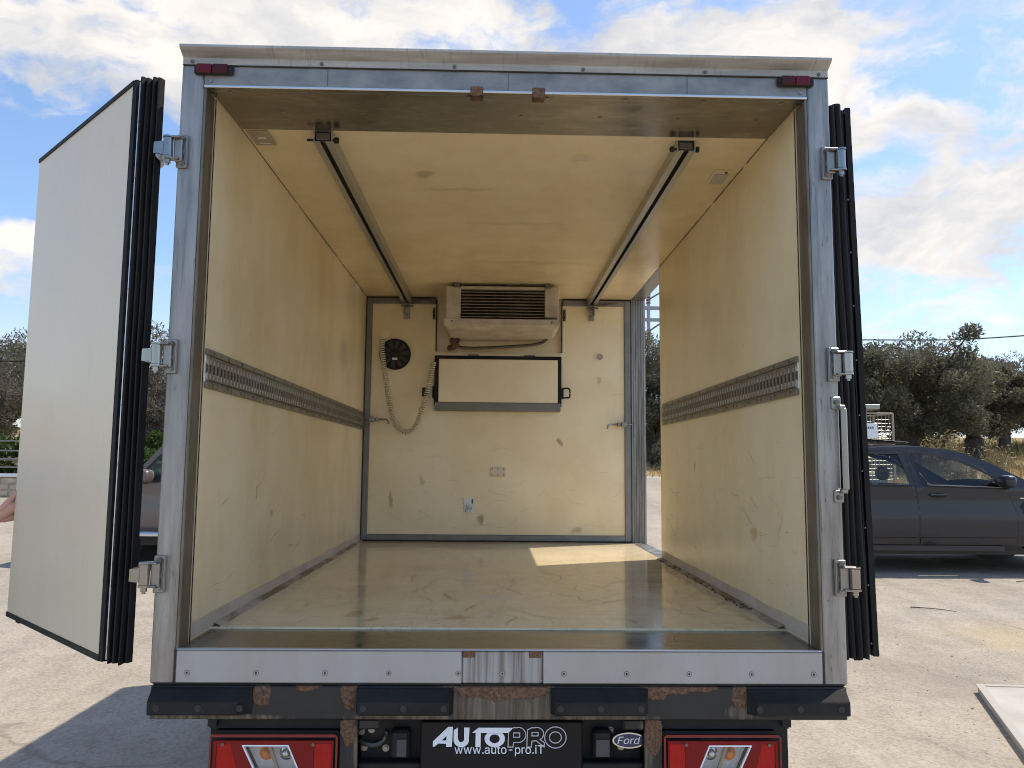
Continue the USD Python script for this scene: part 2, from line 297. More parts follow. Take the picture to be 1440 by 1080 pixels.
# lamps
def lens_mat(name, col, ribs, rough=.12):
    m = NB(name); pos = m('geometry', 'position')
    w = m('wave_texture', 'fac', wave_type='bands', bands_direction='x', vector=pos, scale=ribs, distortion=.3)
    b = m('bump', 'normal', height=w, strength=.35, distance=.002)
    n = m('noise_texture', 'fac', vector=pos, scale=30., detail=3.)
    c = m.mixc(m.math('multiply', n, .6), col, tuple(v*.35 for v in col))
    return m.done(m('principled_bsdf', 'BSDF', base_color=c, roughness=rough, normal=b, coat_weight=.12, coat_roughness=.08, specular_ior_level=.3))
RED = lens_mat('red_lens', (.22, .0008, .0024), 10., .3)
REDBRIGHT = lens_mat('red_ribbed_lens', (.48, .003, .003), 60., .3)
DARKRED = simple('dark_red_surround', (.16, .003, .006), .25, coat_weight=.4)
MARKRED = lens_mat('marker_red_lens', (.12, .003, .007), 50., .25)
MARKRED2 = lens_mat('marker_dark_red_lens', (.06, .003, .005), 50., .25)
REFLECT = lens_mat('lamp_reflector', (.80, .80, .80), 60., .25)
AMBER = simple('amber_bulb', (.75, .20, .03), .2)
def pane(name, tint, k=1.5, rough=0.0, base=.03):
    m = NB(name)
    f = m.math('multiply_add', m.math('power', m('layer_weight', 'facing', blend=.5), 4.0), .6, .045)
    t = m('transparent_bsdf', 'BSDF', color=tint); g = m('glossy_bsdf', 'BSDF', color=(.9, .9, .9), roughness=rough)
    return m.done(m('mix_closure', 'closure', fac=f, closure1=t, closure2=g))
CLEARLENS = pane('clear_lamp_lens', (.93, .93, .92))
CARGLASS = pane('car_glass', (.88, .93, .90))

def carpaint(name, col, flake):
    m = NB(name)
    n = m('noise_texture', 'fac', vector=m('geometry', 'position'), scale=900., detail=1.)
    c = m.mixc(n, col, flake)
    return m.done(m('principled_bsdf', 'BSDF', base_color=c, roughness=.35, metallic=.25, coat_weight=.65, coat_roughness=.02, specular_ior_level=.3))
PAINT_GREY = carpaint('dark_grey_metallic', (.008, .0085, .0105), (.018, .019, .023))
PAINT_BEIGE = carpaint('beige_brown_metallic', (.105, .080, .068), (.15, .118, .10))
TYRE = worn('tyre_rubber', (.018, .018, .018), (.035, .034, .032), 8., (.7, .85))
INTERIOR = simple('car_interior', (.03, .032, .035), .7)
SATINALU = simple('satin_aluminium', (.66, .67, .68), .3, .9)

# ground and plants
def ground_mat():
    m = NB('pale_gravelly_paving'); pos = m('geometry', 'position')
    n1 = m('noise_texture', 'fac', vector=pos, scale=.35, detail=5., roughness=.6)
    n2 = m('noise_texture', 'fac', vector=pos, scale=3.0, detail=6., roughness=.65)
    n3 = m('noise_texture', 'fac', vector=pos, scale=46., detail=5., roughness=.75)
    vo = m('voronoi_texture', 'color', vector=pos, scale=62., randomness=1.)
    vd = m('voronoi_texture', 'distance', vector=pos, scale=62., randomness=1.)
    bw = m('rgb_to_bw', 'val', color=vo)
    c = m.ramp(n1, (.35, (.350, .307, .248)), (.65, (.385, .340, .278)))
    c = m.mixc(.55, c, m.ramp(n2, (.3, .70), (.7, 1.15)), 'multiply')
    c = m.mixc(.45, c, m.ramp(n3, (.3, .55), (.5, 1.), (.68, 1.2)), 'multiply')
    c = m.mixc(.4, c, m.ramp(bw, (.1, .5), (.5, 1.0), (.95, 1.2)), 'multiply')
    for (cx, cy, rx, ry, colr, a) in [(4.6, 4.2, 1.0, .9, (.46, .36, .19), .55), (3.1, 3.1, .7, .8, (.24, .205, .165), .55), (4.2, 3.4, .8, .4, (.26, .225, .18), .5), (3.4, 2.2, .3, 1.0, (.22, .19, .155), .5)]:
        ds = m('vector_math', 'vector', math_type='divide', vector1=m('vector_math', 'vector', math_type='subtract', vector1=m('vector_math', 'vector', math_type='multiply_add', vector1=m('noise_texture', 'color', vector=pos, scale=1.6, detail=5.), vector2=(1.2, 1.2, 0), vector3=pos), vector2=(cx+.6, cy+.6, 0)), vector2=(rx, ry, 9.))
        f = m('map_range', 'result', range_type='smoothstep', value=m('vector_math', 'value', math_type='length', vector1=ds), from_min=.2, from_max=1., to_min=a, to_max=0., clamp=True)
        c = m.mixc(f, c, m.mixc(.6, colr, m.ramp(n3, (.3, .55), (.65, 1.2)), 'multiply'))
    cd = m('voronoi_texture', 'distance', feature='distance_to_edge', vector=m('vector_math', 'vector', math_type='multiply_add', vector1=m('noise_texture', 'color', vector=pos, scale=1.3, detail=6.), vector2=(.9, .9, 0), vector3=pos), scale=.42, randomness=1.)
    cm = m.math('multiply', m('map_range', 'result', value=cd, from_min=.002, from_max=.012, to_min=.5, to_max=0., clamp=True), m('map_range', 'result', value=n1, from_min=.45, from_max=.6, to_min=0., to_max=1., clamp=True))
    c = m.mixc(cm, c, (.16, .135, .10))
    st = m('noise_texture', 'fac', vector=m('mapping', 'vector', vector=pos, scale=(1.6, .18, 1), rotation=(0, 0, .5)), scale=1.2, detail=6., roughness=.65)
    c = m.mixc(.8, c, m.ramp(st, (.35, .84), (.6, 1.04)), 'multiply')
    h = m.math('add', m.math('multiply', n3, 1.), m.math('multiply', vd, .6))
    b = m('bump', 'normal', height=h, strength=.55, distance=.006)
    return m.done(m('principled_bsdf', 'BSDF', base_color=c, roughness=.9, specular_ior_level=.2, normal=b))
GROUND = ground_mat()
FIELD = worn('dry_field_soil', (.24, .175, .085), (.34, .255, .13), .9, (.9, 1.), bump=.6, bscale=14., specular_ior_level=.1)
CONC = worn('concrete_slab', (.36, .335, .29), (.46, .43, .38), 3., (.8, .95), bump=.4, bscale=80., spots=[((3.3, 2.9, -.7), (.3, .3, .3), (.28, .24, .19), .5)])
STONE = worn('rubble_stone', (.34, .26, .16), (.50, .42, .30), 6., (.8, .95), bump=.5, bscale=40.)
COPING = worn('white_coping', (.62, .60, .57), (.72, .70, .67), 3., (.7, .8))
def leaf_mat(name, stops, trans):
    m = NB(name); isl = m('geometry', 'random_per_island'); n = m('noise_texture', 'fac', vector=m('geometry', 'position'), scale=1.1, detail=3.)
    f = m.math('add', m.math('multiply', isl, .6), m.math('multiply', n, .4))
    c = m.ramp(f, *stops)
    p = m('principled_bsdf', 'BSDF', base_color=c, roughness=.5, specular_ior_level=.35)
    t = m('translucent_bsdf', 'BSDF', color=c)
    return m.done(m('mix_closure', 'closure', fac=trans, closure1=p, closure2=t))
OLIVE = leaf_mat('olive_leaf', [(.2, (.13, .125, .08)), (.5, (.24, .235, .165)), (.8, (.42, .43, .35))], .45)
OLIVE2 = leaf_mat('greyish_twig_leaf', [(.2, (.13, .11, .08)), (.5, (.21, .185, .135)), (.8, (.32, .30, .24))], .4)
GREENL = leaf_mat('fresh_green_leaf', [(.2, (.04, .075, .012)), (.5, (.08, .135, .022)), (.8, (.14, .21, .045))], .35)
STRAW = leaf_mat('dry_straw', [(.2, (.36, .27, .13)), (.5, (.50, .40, .22)), (.8, (.62, .53, .34))], .25)
GRASSG = leaf_mat('mixed_grass', [(.2, (.10, .12, .03)), (.5, (.30, .25, .10)), (.8, (.46, .36, .17))], .3)
BARK = worn('olive_bark', (.045, .036, .028), (.13, .11, .09), 7., (.85, .95), bump=.7, bscale=30.)
SKIN = simple('skin', (.56, .31, .22), .5, subsurface_weight=.1, subsurface_radius=(.02, .008, .004))
SHIRT = worn('blue_grey_shirt', (.10, .14, .20), (.14, .18, .25), 5., (.8, .9))
TROUSER = worn('dark_trousers', (.03, .032, .04), (.05, .05, .06), 5., (.8, .9))
HAIR = simple('dark_hair', (.025, .018, .012), .5)
SHOE = simple('black_shoe', (.02, .02, .02), .5)

# ------------------------------------------------------------------ ground
GY = [-400, 3, 9, 15, 22, 27, 34, 60, 120, 900]; GZ = [0, 0, .21, .42, 1.0, 1.8, 2.45, 3.9, 4.5, 5.5]
def gz(y): return np.interp(y, GY, GZ)
EDGE = 22.6                                          # where the paving ends and the field begins
def sheet(xs, ys, lift=0., rough=0.):
    X, Y = np.meshgrid(xs, ys); Zv = gz(Y) + lift
    if rough: Zv = Zv + rough*(meshkit.fbm(np.stack([X*.7, Y*.7, 0*X], -1), 3) - .5)
    v = np.stack([X, Y, Zv], -1).reshape(-1, 3); nx = len(xs)
    i, j = np.meshgrid(np.arange(len(ys)-1), np.arange(nx-1), indexing='ij')
    q = np.stack([i*nx+j, i*nx+j+1, (i+1)*nx+j+1, (i+1)*nx+j], -1).reshape(-1, 4)
    return (v, q)
far = [-900, -300, -120]
obj('ground', sheet(far + list(np.arange(-60, 61, 4)) + [120, 300, 900], [-400, -100, -30, -10, 0, 1.5, 3, 5, 7, 9, 11, 13, 15, 17, 19, 20.5, EDGE]), GROUND, smooth=True, kind='structure')
fx = far + list(np.arange(-60, 61, 1.0)) + [120, 300, 900]
obj('field', sheet(fx, [EDGE] + list(np.arange(23, 60, .75)) + [62, 70, 90, 120, 300, 900], 0.03, .28), FIELD, smooth=True, kind='structure')

obj('verge', sheet(list(np.arange(6.9, 60, .6)), list(np.arange(11.3, EDGE, .7))+[EDGE], 0.02, .10), FIELD, smooth=True, kind='structure')

# ------------------------------------------------------------------ the truck
TR = thing('box_truck', 'white refrigerated box truck with its rear doors open and an empty cream interior', 'truck', (0, 1.7, 0))
def part(name, mesh, m, parent=TR, smooth=30, label=None): return obj(name, mesh, m, parent, smooth, label)
XW = 1.002; ZF = .107; ZC = 1.9275; YJ = 2.35; OUT = 1.076
# shell: side walls (the right one is cut by the side door)
lw = part('side_wall', tb(-1.066, -XW, .006, D+.11, -.004, ZC), CREAM_WALL)
rw = part('side_wall', tb(XW, 1.066, .006, YJ, -.004, ZC), CREAM_WALL)
part('outer_skin', tb(-OUT, -1.067, .03, D+.12, -.10, 2.0), WHITE_PAINT)
part('outer_skin', tb(1.067, OUT, .03, YJ-.005, -.10, 2.0), WHITE_PAINT)
part('floor_panel', tb(-1.06, 1.06, .296, D+.1, ZF-.08, ZF), CREAM_FLOOR)
part('ceiling_panel', tb(-1.065, 1.065, .37, D+.1, ZC, ZC+.06), CREAM_CEIL)
part('roof', tb(-OUT, OUT, .02, D+.12, ZC+.063, 2.02), WHITE_PAINT)
part('front_wall', tb(-1.06, 1.0, D+.03, D+.11, ZF-.05, ZC), CREAM_FRONT, label='recessed cream front wall behind the cooling unit')
part('outer_skin', tb(-OUT, OUT, D+.121, D+.13, -.10, 2.0), WHITE_PAINT)
U = unary_union([sbox(-.952, .16, .944, 1.512), sbox(-.952, 1.5, -.478, 1.872), sbox(.478, 1.5, .944, 1.872)])
part('bulkhead_panel', back_poly(U, .028, D+.029), CREAM_FRONT)
for x in (-.4775, .470): part('panel_edge', tb(x, x+.0075, D-.004, D+.028, 1.513, 1.905), BLACKGAP)
# grey rubber trim round the bulkhead
part('trim_strip', tb(-.994, -.9525, D-.012, D+.029, .118, 1.915, bev=.005), GREYTRIM)
part('trim_strip', tb(.9445, .990, D-.012, D+.029, .118, 1.915, bev=.005), GREYTRIM)
part('trim_strip', tb(-.9523, .9443, D-.012, D+.029, .118, .159, bev=.005), GREYTRIM)
part('trim_strip', tb(-.9523, -.4785, D-.012, D+.029, 1.8725, 1.915, bev=.005), GREYTRIM)
part('trim_strip', tb(.4785, .9443, D-.012, D+.029, 1.8725, 1.915, bev=.005), GREYTRIM)
part('shadow_gap', [tb(-.995, .995, D-.002, D+.028, ZF-.002, .1175), tb(-1.0015, -.9945, D-.002, D+.029, ZF, 1.92), tb(.9905, 1.0, D-.002, D+.029, ZF, 1.92), tb(-1.0, -.4785, D+.0, D+.029, 1.9155, ZC-.001), tb(.4785, 1.0, D+.0, D+.029, 1.9155, ZC-.001)], BLACKGAP)
# side door opening: fluted rear-facing jamb, sill, header
jam = [tb(1.0005, 1.105, D+.0, D+.119, -.09, ZC+.06)]
jam += [tb(1.012+.019*i, 1.021+.019*i, D-.006, D+.0, -.05, ZC+.03, bev=.0025) for i in range(5)]
part('side_door_jamb', jam, ALU)
part('side_door_jamb', tb(1.0025, 1.104, YJ+.0005, YJ+.012, -.09, ZC+.05), ALU)
part('side_door_sill', [tb(1.0605, 1.104, YJ+.0125, D-.0065, -.09, ZF-.004), tb(1.0, 1.06, YJ+.0125, D-.0065, ZF+.0005, ZF+.003)], ALU)
part('side_door_header', tb(1.0, 1.104, YJ+.0125, D-.0065, ZC-.003, ZC+.06, bev=.004), ALU)
# rear frame
def post(s):
    p = part('corner_post', tb(s*1.078, s*1.006, -.004, .03, -.002, 1.979, bev=.004), ALU)
    part('jamb_strip', tb(s*1.0055, s*.9965, -.001, .078, .095, 1.905, bev=.002), JAMB, p)
    return p
pl = post(-1); pr = post(1)
hd = part('header_beam', tb(-1.0055, 1.0055, -.003, .03, 1.905, 1.979, bev=.003), ALU_H)
part('header_lip', tb(-1.004, 1.004, -.008, -.0031, 1.902, 1.911, bev=.002), SATINALU, hd)
for s in (-1, 1): part('rivet', cyl((s*.983, -.003, 1.925+Z0), (s*.983, -.006, 1.925+Z0), .006), ZINC, hd)
for x in (-.6, 0, .6): part('joint_line', tb(x-.0012, x+.0012, -.0042, -.0031, 1.914, 1.975), DARKSTEEL, hd)
# sloping stainless plate under the header, with rolled grooves and screws
pv = np.array([(x, y, z+Z0) for x in (-1.0, 1.0) for (y, z) in ((.0, 1.9045), (.045, 1.9055), (.05, 1.9095), (.085, 1.911), (.09, 1.9145), (.37, ZC-.0035), (.37, ZC+.002), (.03, 1.93))])
part('header_plate', trimesh.Trimesh(pv, [f for i in range(8) for f in ([i, (i+1) % 8, 8+(i+1) % 8], [i, 8+(i+1) % 8, 8+i])], process=False), STAINLESS, smooth=False)
for x in np.linspace(-.93, .93, 8):
    part('screw', cyl((x, .03, 1.9046+Z0), (x, .03, 1.902+Z0), .007), ZINC)
for x in np.linspace(-.8, .9, 7):
    part('screw', cyl((x, .2, 1.9175+Z0), (x, .2, 1.9155+Z0), .006), ZINC)
for x in (-.105, .101):
    part('keeper_block', tb(x-.021, x+.021, -.012, .03, 1.888, 1.922, bev=.003), rust_mat('rusty_keeper_%d' % (x > 0), [((x, 0, 1.91), (.04, .3, .03), .9, 'r')]))
# roof gutter trim
prof = Polygon([(0.006, 1.9795), (-.006, 1.9795), (-.008, 2.002), (-.040, 2.019), (-.044, 2.022), (-.044, 2.030), (-.038, 2.034), (.006, 2.030)])
part('roof_trim', poly3(prof, 2.152, ([0, 1, 0], [0, 0, 1], [1, 0, 0], [-1.076, 0, Z0])), CAP)
for x in (-1.045, -.62, -.18, .25, .66, 1.045):
    part('rivet', cyl((x, -.007, 1.989+Z0), (x, -.0105, 1.989+Z0), .006), DARKSTEEL)
part('drip_line', tb(-1.076, 1.076, -.0085, -.0042, 1.9755, 1.9792), BLACKGAP)
# rear sill with countersunk screws and notches
SILLTOP = .0985
part('sill_beam', [tb(-1.0, -.125, -.006, .03, .0, SILLTOP, bev=.003), tb(.125, 1.0, -.006, .03, .0, SILLTOP, bev=.003)], SILL)
part('sill_plate', tb(-.1235, .1235, -.005, .03, .001, SILLTOP-.001, bev=.003), SILL_DIRTY, label='dirty streaked centre section of the rear sill')
for x in (-.104, .101):
    part('sill_notch', tb(x-.019, x+.019, -.0075, .012, .078, .1005, bev=.002), rust_mat('rusty_notch_%d' % (x > 0), [((x, 0, .09), (.05, .3, .04), .9, 'r')]))
part('shadow_gap', [tb(-1.0055, -1.0005, -.003, .03, .0, .099), tb(1.0005, 1.0055, -.003, .03, .0, .099), tb(-1.07, 1.07, .002, .03, -.006, -.0025)], BLACKGAP)
part('sill_edge', tb(-1.0, 1.0, -.0085, .010, SILLTOP+.0005, SILLTOP+.0045, bev=.0018), SATINALU)
for x in (-.99+.025, -.755, -.545, -.35, -.156+.02, 0.0, .19, .385, .58, .775, .97):
    part('screw_rim', cyl((x, -.0062, .031+Z0), (x, -.0066, .031+Z0), .0085, 20), DARKSTEEL)
    r = part('sill_screw', cyl((x, -.0062, .031+Z0), (x, -.0072, .031+Z0), .0066, 20), SILL)
    part('screw_socket', cyl((x, -.0072, .031+Z0), (x, -.0078, .031+Z0), .0035, 8), BLACKGAP, r)
part('threshold_plate', tb(-1.0, 1.0, .0105, .294, .06, .1015), THRESH)
part('floor_edge_strip', tb(-.925, .935, .292, .298, .1018, ZF+.0012), CREAM_FLOOR)
# sealant coves along the floor edges and the thin seams at the ceiling
BEAD = worn('dirty_floor_bead', (.20, .145, .09), (.52, .45, .35), 9., (.55, .8), stretch=(1, .45, 1), bump=.5, bscale=60., lo=.42, hi=.6)
def cove(s, y0, y1, seed, nseg=110):
    ys = np.linspace(y0, y1, nseg); wall, bead = [], []; x = s*XW
    for y in ys:
        n1 = meshkit.fbm([[y*4, s, seed]], 3)[0]; n2 = meshkit.fbm([[y*7, s+5, seed]], 3)[0]
        h = .050+.010*(n1-.5); w = .030+.020*(n2-.5)
        wall.append([(x-s*.0004, y, ZF+h+.002), (x-s*.0030, y, ZF+h), (x-s*.0038, y, ZF+.004)])
        if y > .297: bead.append([(x-s*.0032, y, ZF+.012), (x-s*.012, y, ZF+.006+.003*n1), (x-s*w, y, ZF+.0025), (x-s*(w+.003), y, ZF-.002)])
    out = []
    for rows in (wall, bead):
        k = len(rows[0]); v = np.array(rows).reshape(-1, 3)+[0, 0, Z0]; f = []
        for i in range(len(rows)-1):
            for q in range(k-1): a = i*k+q; f += [[a, a+1, a+k+1], [a, a+k+1, a+k]]
        m_ = trimesh.Trimesh(v, f, process=False)
        if s < 0: m_.invert()
        out.append(m_)
    part('wall_sealant', out[0], SEAL_STRIP, smooth=20); part('floor_sealant', out[1], BEAD, smooth=20)
cove(-1, .10, D, 1); cove(1, .10, YJ, 2)
CRACK = simple('sealant_crack', (.10, .07, .045), .8)
def seam(s, y0, y1, seed):
    r = np.random.default_rng(seed); ms = []; y = y0
    while y < y1:
        l = r.uniform(.03, .22); wq = r.uniform(.0012, .0035)
        ms.append(tb(s*(XW-.0002), s*(XW-.0012), y, min(y+l, y1), ZC-.001-wq*1.6, ZC-.0008)); y += l + (r.uniform(0, .05) if r.random() < .4 else 0)
    part('ceiling_seam', ms, CRACK)
seam(-1, .37, D, 3); seam(1, .37, YJ, 4)
for s in (-1, 1): part('wall_edge_seal', tb(s*(XW-.0004), s*(XW-.0022), .0975, .1035, .1, 1.91), BLACKGAP)
# curled cracks in the right-hand sealant
r = np.random.default_rng(11); cr = []
for k in range(44):
    y = r.uniform(.5, 2.3); x = XW-.03-r.uniform(0, .035); a = r.uniform(.3, 1.2); L = r.uniform(.02, .07)
    p = [np.array([x+math.sin(a)*t*.4*L-.01*math.sin(t*3), y+math.cos(a)*t*L, ZF+.016+.006*r.random()+Z0]) for t in np.linspace(0, 1, 4)]
    cr.append(tube(p, [.0012, .0022, .002, .0008], 4))
obj('sealant_crack', cr, CRACK, TR, kind='stuff')
# scratches and scuffs that lie on the floor, each a thin dark gouge
def gouges(name, plist, m, z, w):
    ms = []
    for pts in plist:
        p = np.array(pts, float); n = len(p); t = np.gradient(p, axis=0); t /= np.linalg.norm(t, axis=1, keepdims=True)+1e-9
        nn = np.stack([-t[:, 1], t[:, 0]], 1)*(w*np.sin(np.linspace(.12, 3.02, n))[:, None])
        v = np.vstack([np.c_[p+nn, np.full(n, z)], np.c_[p-nn, np.full(n, z)]])
        f = [q for i in range(n-1) for q in ([i, n+i, n+i+1], [i, n+i+1, i+1])]
        mm = trimesh.Trimesh(v, f, process=False)
        if mm.face_normals[:, 2].mean() < 0: mm.invert()
        ms.append(mm)
    obj(name, ms, m, TR, smooth=False, kind='stuff')
def wob(x0, y0, x1, y1, r, n=9, k=.03):
    t = np.linspace(0, 1, n); b = np.cumsum(r.normal(0, 1, (n, 2)), 0)*k*.25*math.hypot(x1-x0, y1-y0); b -= t[:, None]*b[-1]
    return np.stack([x0+(x1-x0)*t, y0+(y1-y0)*t], 1)+b
r = np.random.default_rng(21); gl, gd = [], []
for k in range(190):
    x, y = r.uniform(-.85, .9), r.uniform(.33, 3.1); a = r.choice([r.normal(.9, .25), r.normal(-1.0, .3), r.normal(1.55, .3)]); L = abs(r.normal(.0, .2))+.05
    gl.append(wob(x, y, x+L*math.cos(a), min(y+L*math.sin(a), 3.3), r, 9, .16))
for (x0, y0, x1, y1) in [(.62, .75, .76, .45), (.79, .77, .9, .53), (.14, .55, .22, .42), (.0-.42, 1.7, -.40, 1.25), (-.40, 1.25, -.395, 1.0), (-.02, 1.35, .09, .9), (-.14, .62, -.1, .8), (.2, 1.9, .36, 1.0), (.05, 1.6, .06, 1.1), (-.2, 1.2, -.19, .75), (-.75, .33, -.71, .45), (.33, .74, .58, .98), (.0, .35, .06, .52), (.44, .5, .5, .33), (-.28, 1.5, -.31, 1.0), (-.31, 1.0, -.28, .72), (-.27, 1.05, -.19, .85)]:
    gd.append(wob(x0, y0, x1, y1, r, 12, .18))
gouges('floor_scratch', gl, simple('light_scratch', (.45, .345, .21), .5), ZF+Z0+.0006, .0010)
gouges('floor_gouge', gd, simple('dark_scratch', (.26, .18, .10), .6), ZF+Z0+.0008, .0014)

def wall_gouges(name, plist, m, axis, at, w, sgn):
    ms = []
    for pts in plist:
        p = np.array(pts, float); n = len(p); t = np.gradient(p, axis=0); t /= np.linalg.norm(t, axis=1, keepdims=True)+1e-9
        nn = np.stack([-t[:, 1], t[:, 0]], 1)*(w*np.sin(np.linspace(.12, 3.02, n))[:, None])
        c = np.full(n, at); mk = lambda q: np.c_[c, q[:, 0], q[:, 1]+Z0] if axis == 0 else np.c_[q[:, 0], c, q[:, 1]+Z0]
        mm = trimesh.Trimesh(np.vstack([mk(p+nn), mk(p-nn)]), [q for i in range(n-1) for q in ([i, n+i, n+i+1], [i, n+i+1, i+1])], process=False)
        if mm.face_normals[:, axis].mean()*sgn < 0: mm.invert()
        ms.append(mm)
    obj(name, ms, m, TR, smooth=False, kind='stuff')
SCUFF, SCUFF2 = simple('wall_scuff', (.56, .44, .28), .6), simple('dark_wall_scuff', (.32, .22, .12), .65)
for s, y1, sd_ in ((-1, 3.2, 61), (1, 2.2, 62)):
    r = np.random.default_rng(sd_); A_, B_ = [], []
    for k in range(70):
        y, z = r.uniform(.12, y1), ZF+.07+abs(r.normal(0, .30)); a = r.normal(.22, .28) if r.random() < .75 else r.uniform(-1.5, 1.5); L_ = abs(r.normal(0, .13))+.02
        if .89 < z+L_*math.sin(a) < 1.08 or .89 < z < 1.08: continue
        (A_ if r.random() < .8 else B_).append(wob(y, z, min(y+L_*math.cos(a), y1+.05), max(z+L_*math.sin(a), ZF+.06), r, 7, .09))
    for k in range(26):
        y, z = r.uniform(.2, y1), r.uniform(.2, 1.8)
        if not .89 < z < 1.08: B_.append(wob(y, z, y+r.uniform(.004, .02), z+r.uniform(-.02, .02), r, 5, .6))
    wall_gouges('wall_scratch', A_, SCUFF, 0, s*(XW-.0006), .0009, -s); wall_gouges('wall_scratch', B_, SCUFF2, 0, s*(XW-.0008), .0011, -s)
r = np.random.default_rng(63); A_ = []
for k in range(40):
    x, z = r.uniform(-.9, .88), .2+abs(r.normal(0, .25)); A_.append(wob(x, z, min(x+r.normal(0, .1), .92), max(z+r.normal(0, .05), .17), r, 7, .12))
wall_gouges('wall_scratch', A_, SCUFF, 1, D-.0002, .0011, -1)

# ceiling tracks
for s, y0 in ((-1, .376), (1, .40)):
    xc = s*.695; h = .047; y1 = D-.02
    t = part('ceiling_track', [tb(xc-.036, xc+.036, y0, y1, ZC-.004, ZC-.0003), tb(xc-.036, xc-.031, y0, y1, ZC-h, ZC-.004), tb(xc+.031, xc+.036, y0, y1, ZC-h, ZC-.004),
                               tb(xc-.0308, xc-.010, y0, y1, ZC-h, ZC-h+.004), tb(xc+.010, xc+.0308, y0, y1, ZC-h, ZC-h+.004)], TRACK)
    part('track_groove', tb(xc-.029, xc+.029, y0+.03, y1, ZC-.012, ZC-.006), TRACK_DARK, t)
    part('end_stop', tb(xc-.027, xc+.027, y0+.002, y0+.03, ZC-.036, ZC-.008, bev=.003), DARKSTEEL, t)
    part('stop_bolt', cat(cyl((xc-.062, y0+.012, ZC-.034+Z0), (xc+.05, y0+.012, ZC-.034+Z0), .005, 8), cyl((xc-s*.052-.006, y0+.012, ZC-.034+Z0), (xc-s*.052+.006, y0+.012, ZC-.034+Z0), .012, 8), cyl((xc+.041, y0+.012, ZC-.034+Z0), (xc+.052, y0+.012, ZC-.034+Z0), .012, 8)), BLACKPL, t)
    part('front_bracket', [tb(xc-.021, xc+.021, D-.019, D-.0125, 1.755, ZC-.05, bev=.002), tb(xc-.021, xc-.017, D-.05, D-.019, 1.80, ZC-.05), tb(xc+.017, xc+.021, D-.05, D-.019, 1.80, ZC-.05)], ZINC, t)
    part('bracket_bolt', cat(cyl((xc, D-.019, 1.79+Z0), (xc, D-.026, 1.79+Z0), .008, 6), cyl((xc-.04, D-.04, 1.85+Z0), (xc+.05, D-.04, 1.85+Z0), .007, 6)), DARKSTEEL, t)
# ceiling lamps
l = part('ceiling_lamp', tb(-.988, -.905, .382, .515, ZC-.007, ZC-.0005, bev=.004), LAMPGREY)
part('lamp_switch', [tb(-.958, -.928, .435, .447, ZC-.0085, ZC-.0072), tb(-.965, -.925, .488, .496, ZC-.0085, ZC-.0072)], STICKER, l)
l = part('ceiling_lamp', tb(.895, .975, .70, .86, ZC-.006, ZC-.0005, bev=.003), CREAM_CEIL)
part('lamp_lens', tb(.905, .965, .735, .85, ZC-.010, ZC-.0062, bev=.003), LAMPGREY2, l)
part('lamp_sensor', cyl((.945, .717, ZC-.0062+Z0), (.945, .717, ZC-.0085+Z0), .007, 10), BLACKPL, l)
part('wall_clip', tb(-1.0015, -.985, 2.84, 2.93, 1.88, 1.905, bev=.003), STICKER)
# cargo rails: a punched strip that stands proud, slots with a wavy light recess behind
def cargo_rail(s, y0, y1):
    x = s*XW; z0, z1 = .918, 1.05; zm = (z0+z1)/2
    def ext(x0, x1, za, zb_): return tb(x-s*x0, x-s*x1, y0, y1, za, zb_, bev=.001)
    slots = unary_union([sbox(y, zm-.032, y+.017, zm+.032).buffer(.003) for y in np.arange(y0+.008, y1-.025, .036)])
    plate = sbox(y0, zm-.043, y1, zm+.043).difference(slots)
    W = [-s, 0, 0]
    t = part('cargo_rail', [poly3(plate, .0025, ([0, 1, 0], [0, 0, 1], W, [x-s*.013, 0, Z0])), ext(.0005, .010, z1-.021, z1), ext(.0005, .010, z0, z0+.021),
                            ext(.010, .0155, z1-.027, z1-.021), ext(.010, .0155, z0+.021, z0+.027)], RAILM, smooth=False)
    part('rail_backing', tb(x-s*.0005, x-s*.004, y0+.001, y1-.001, z0+.0215, z1-.0215), RAILSLOT, t)
    teeth = unary_union([Point(y+.0265, zm).buffer(.0155, 8) for y in np.arange(y0+.008-.036, y1-.03, .036)]).intersection(sbox(y0, z0, y1, z1))
    part('rail_teeth', poly3(teeth, .004, ([0, 1, 0], [0, 0, 1], W, [x-s*.0045, 0, Z0])), DARKSTEEL, t)
    nk = []
    for k, y in enumerate(np.arange(y0+.06, y1-.05, .15)):
        for zz in (z0+.012, z1-.012):
            nk.append(cyl((x-s*.010, y, zz+Z0), (x-s*.0125, y, zz+Z0), .005, 8))
        nk.append(tb(x-s*.0101, x-s*.0113, y+.04, y+.044, z0+.002, z0+.019))
    part('rail_rivets', nk, DARKSTEEL, t)
cargo_rail(-1, .115, D-.03); cargo_rail(1, .125, YJ-.09)
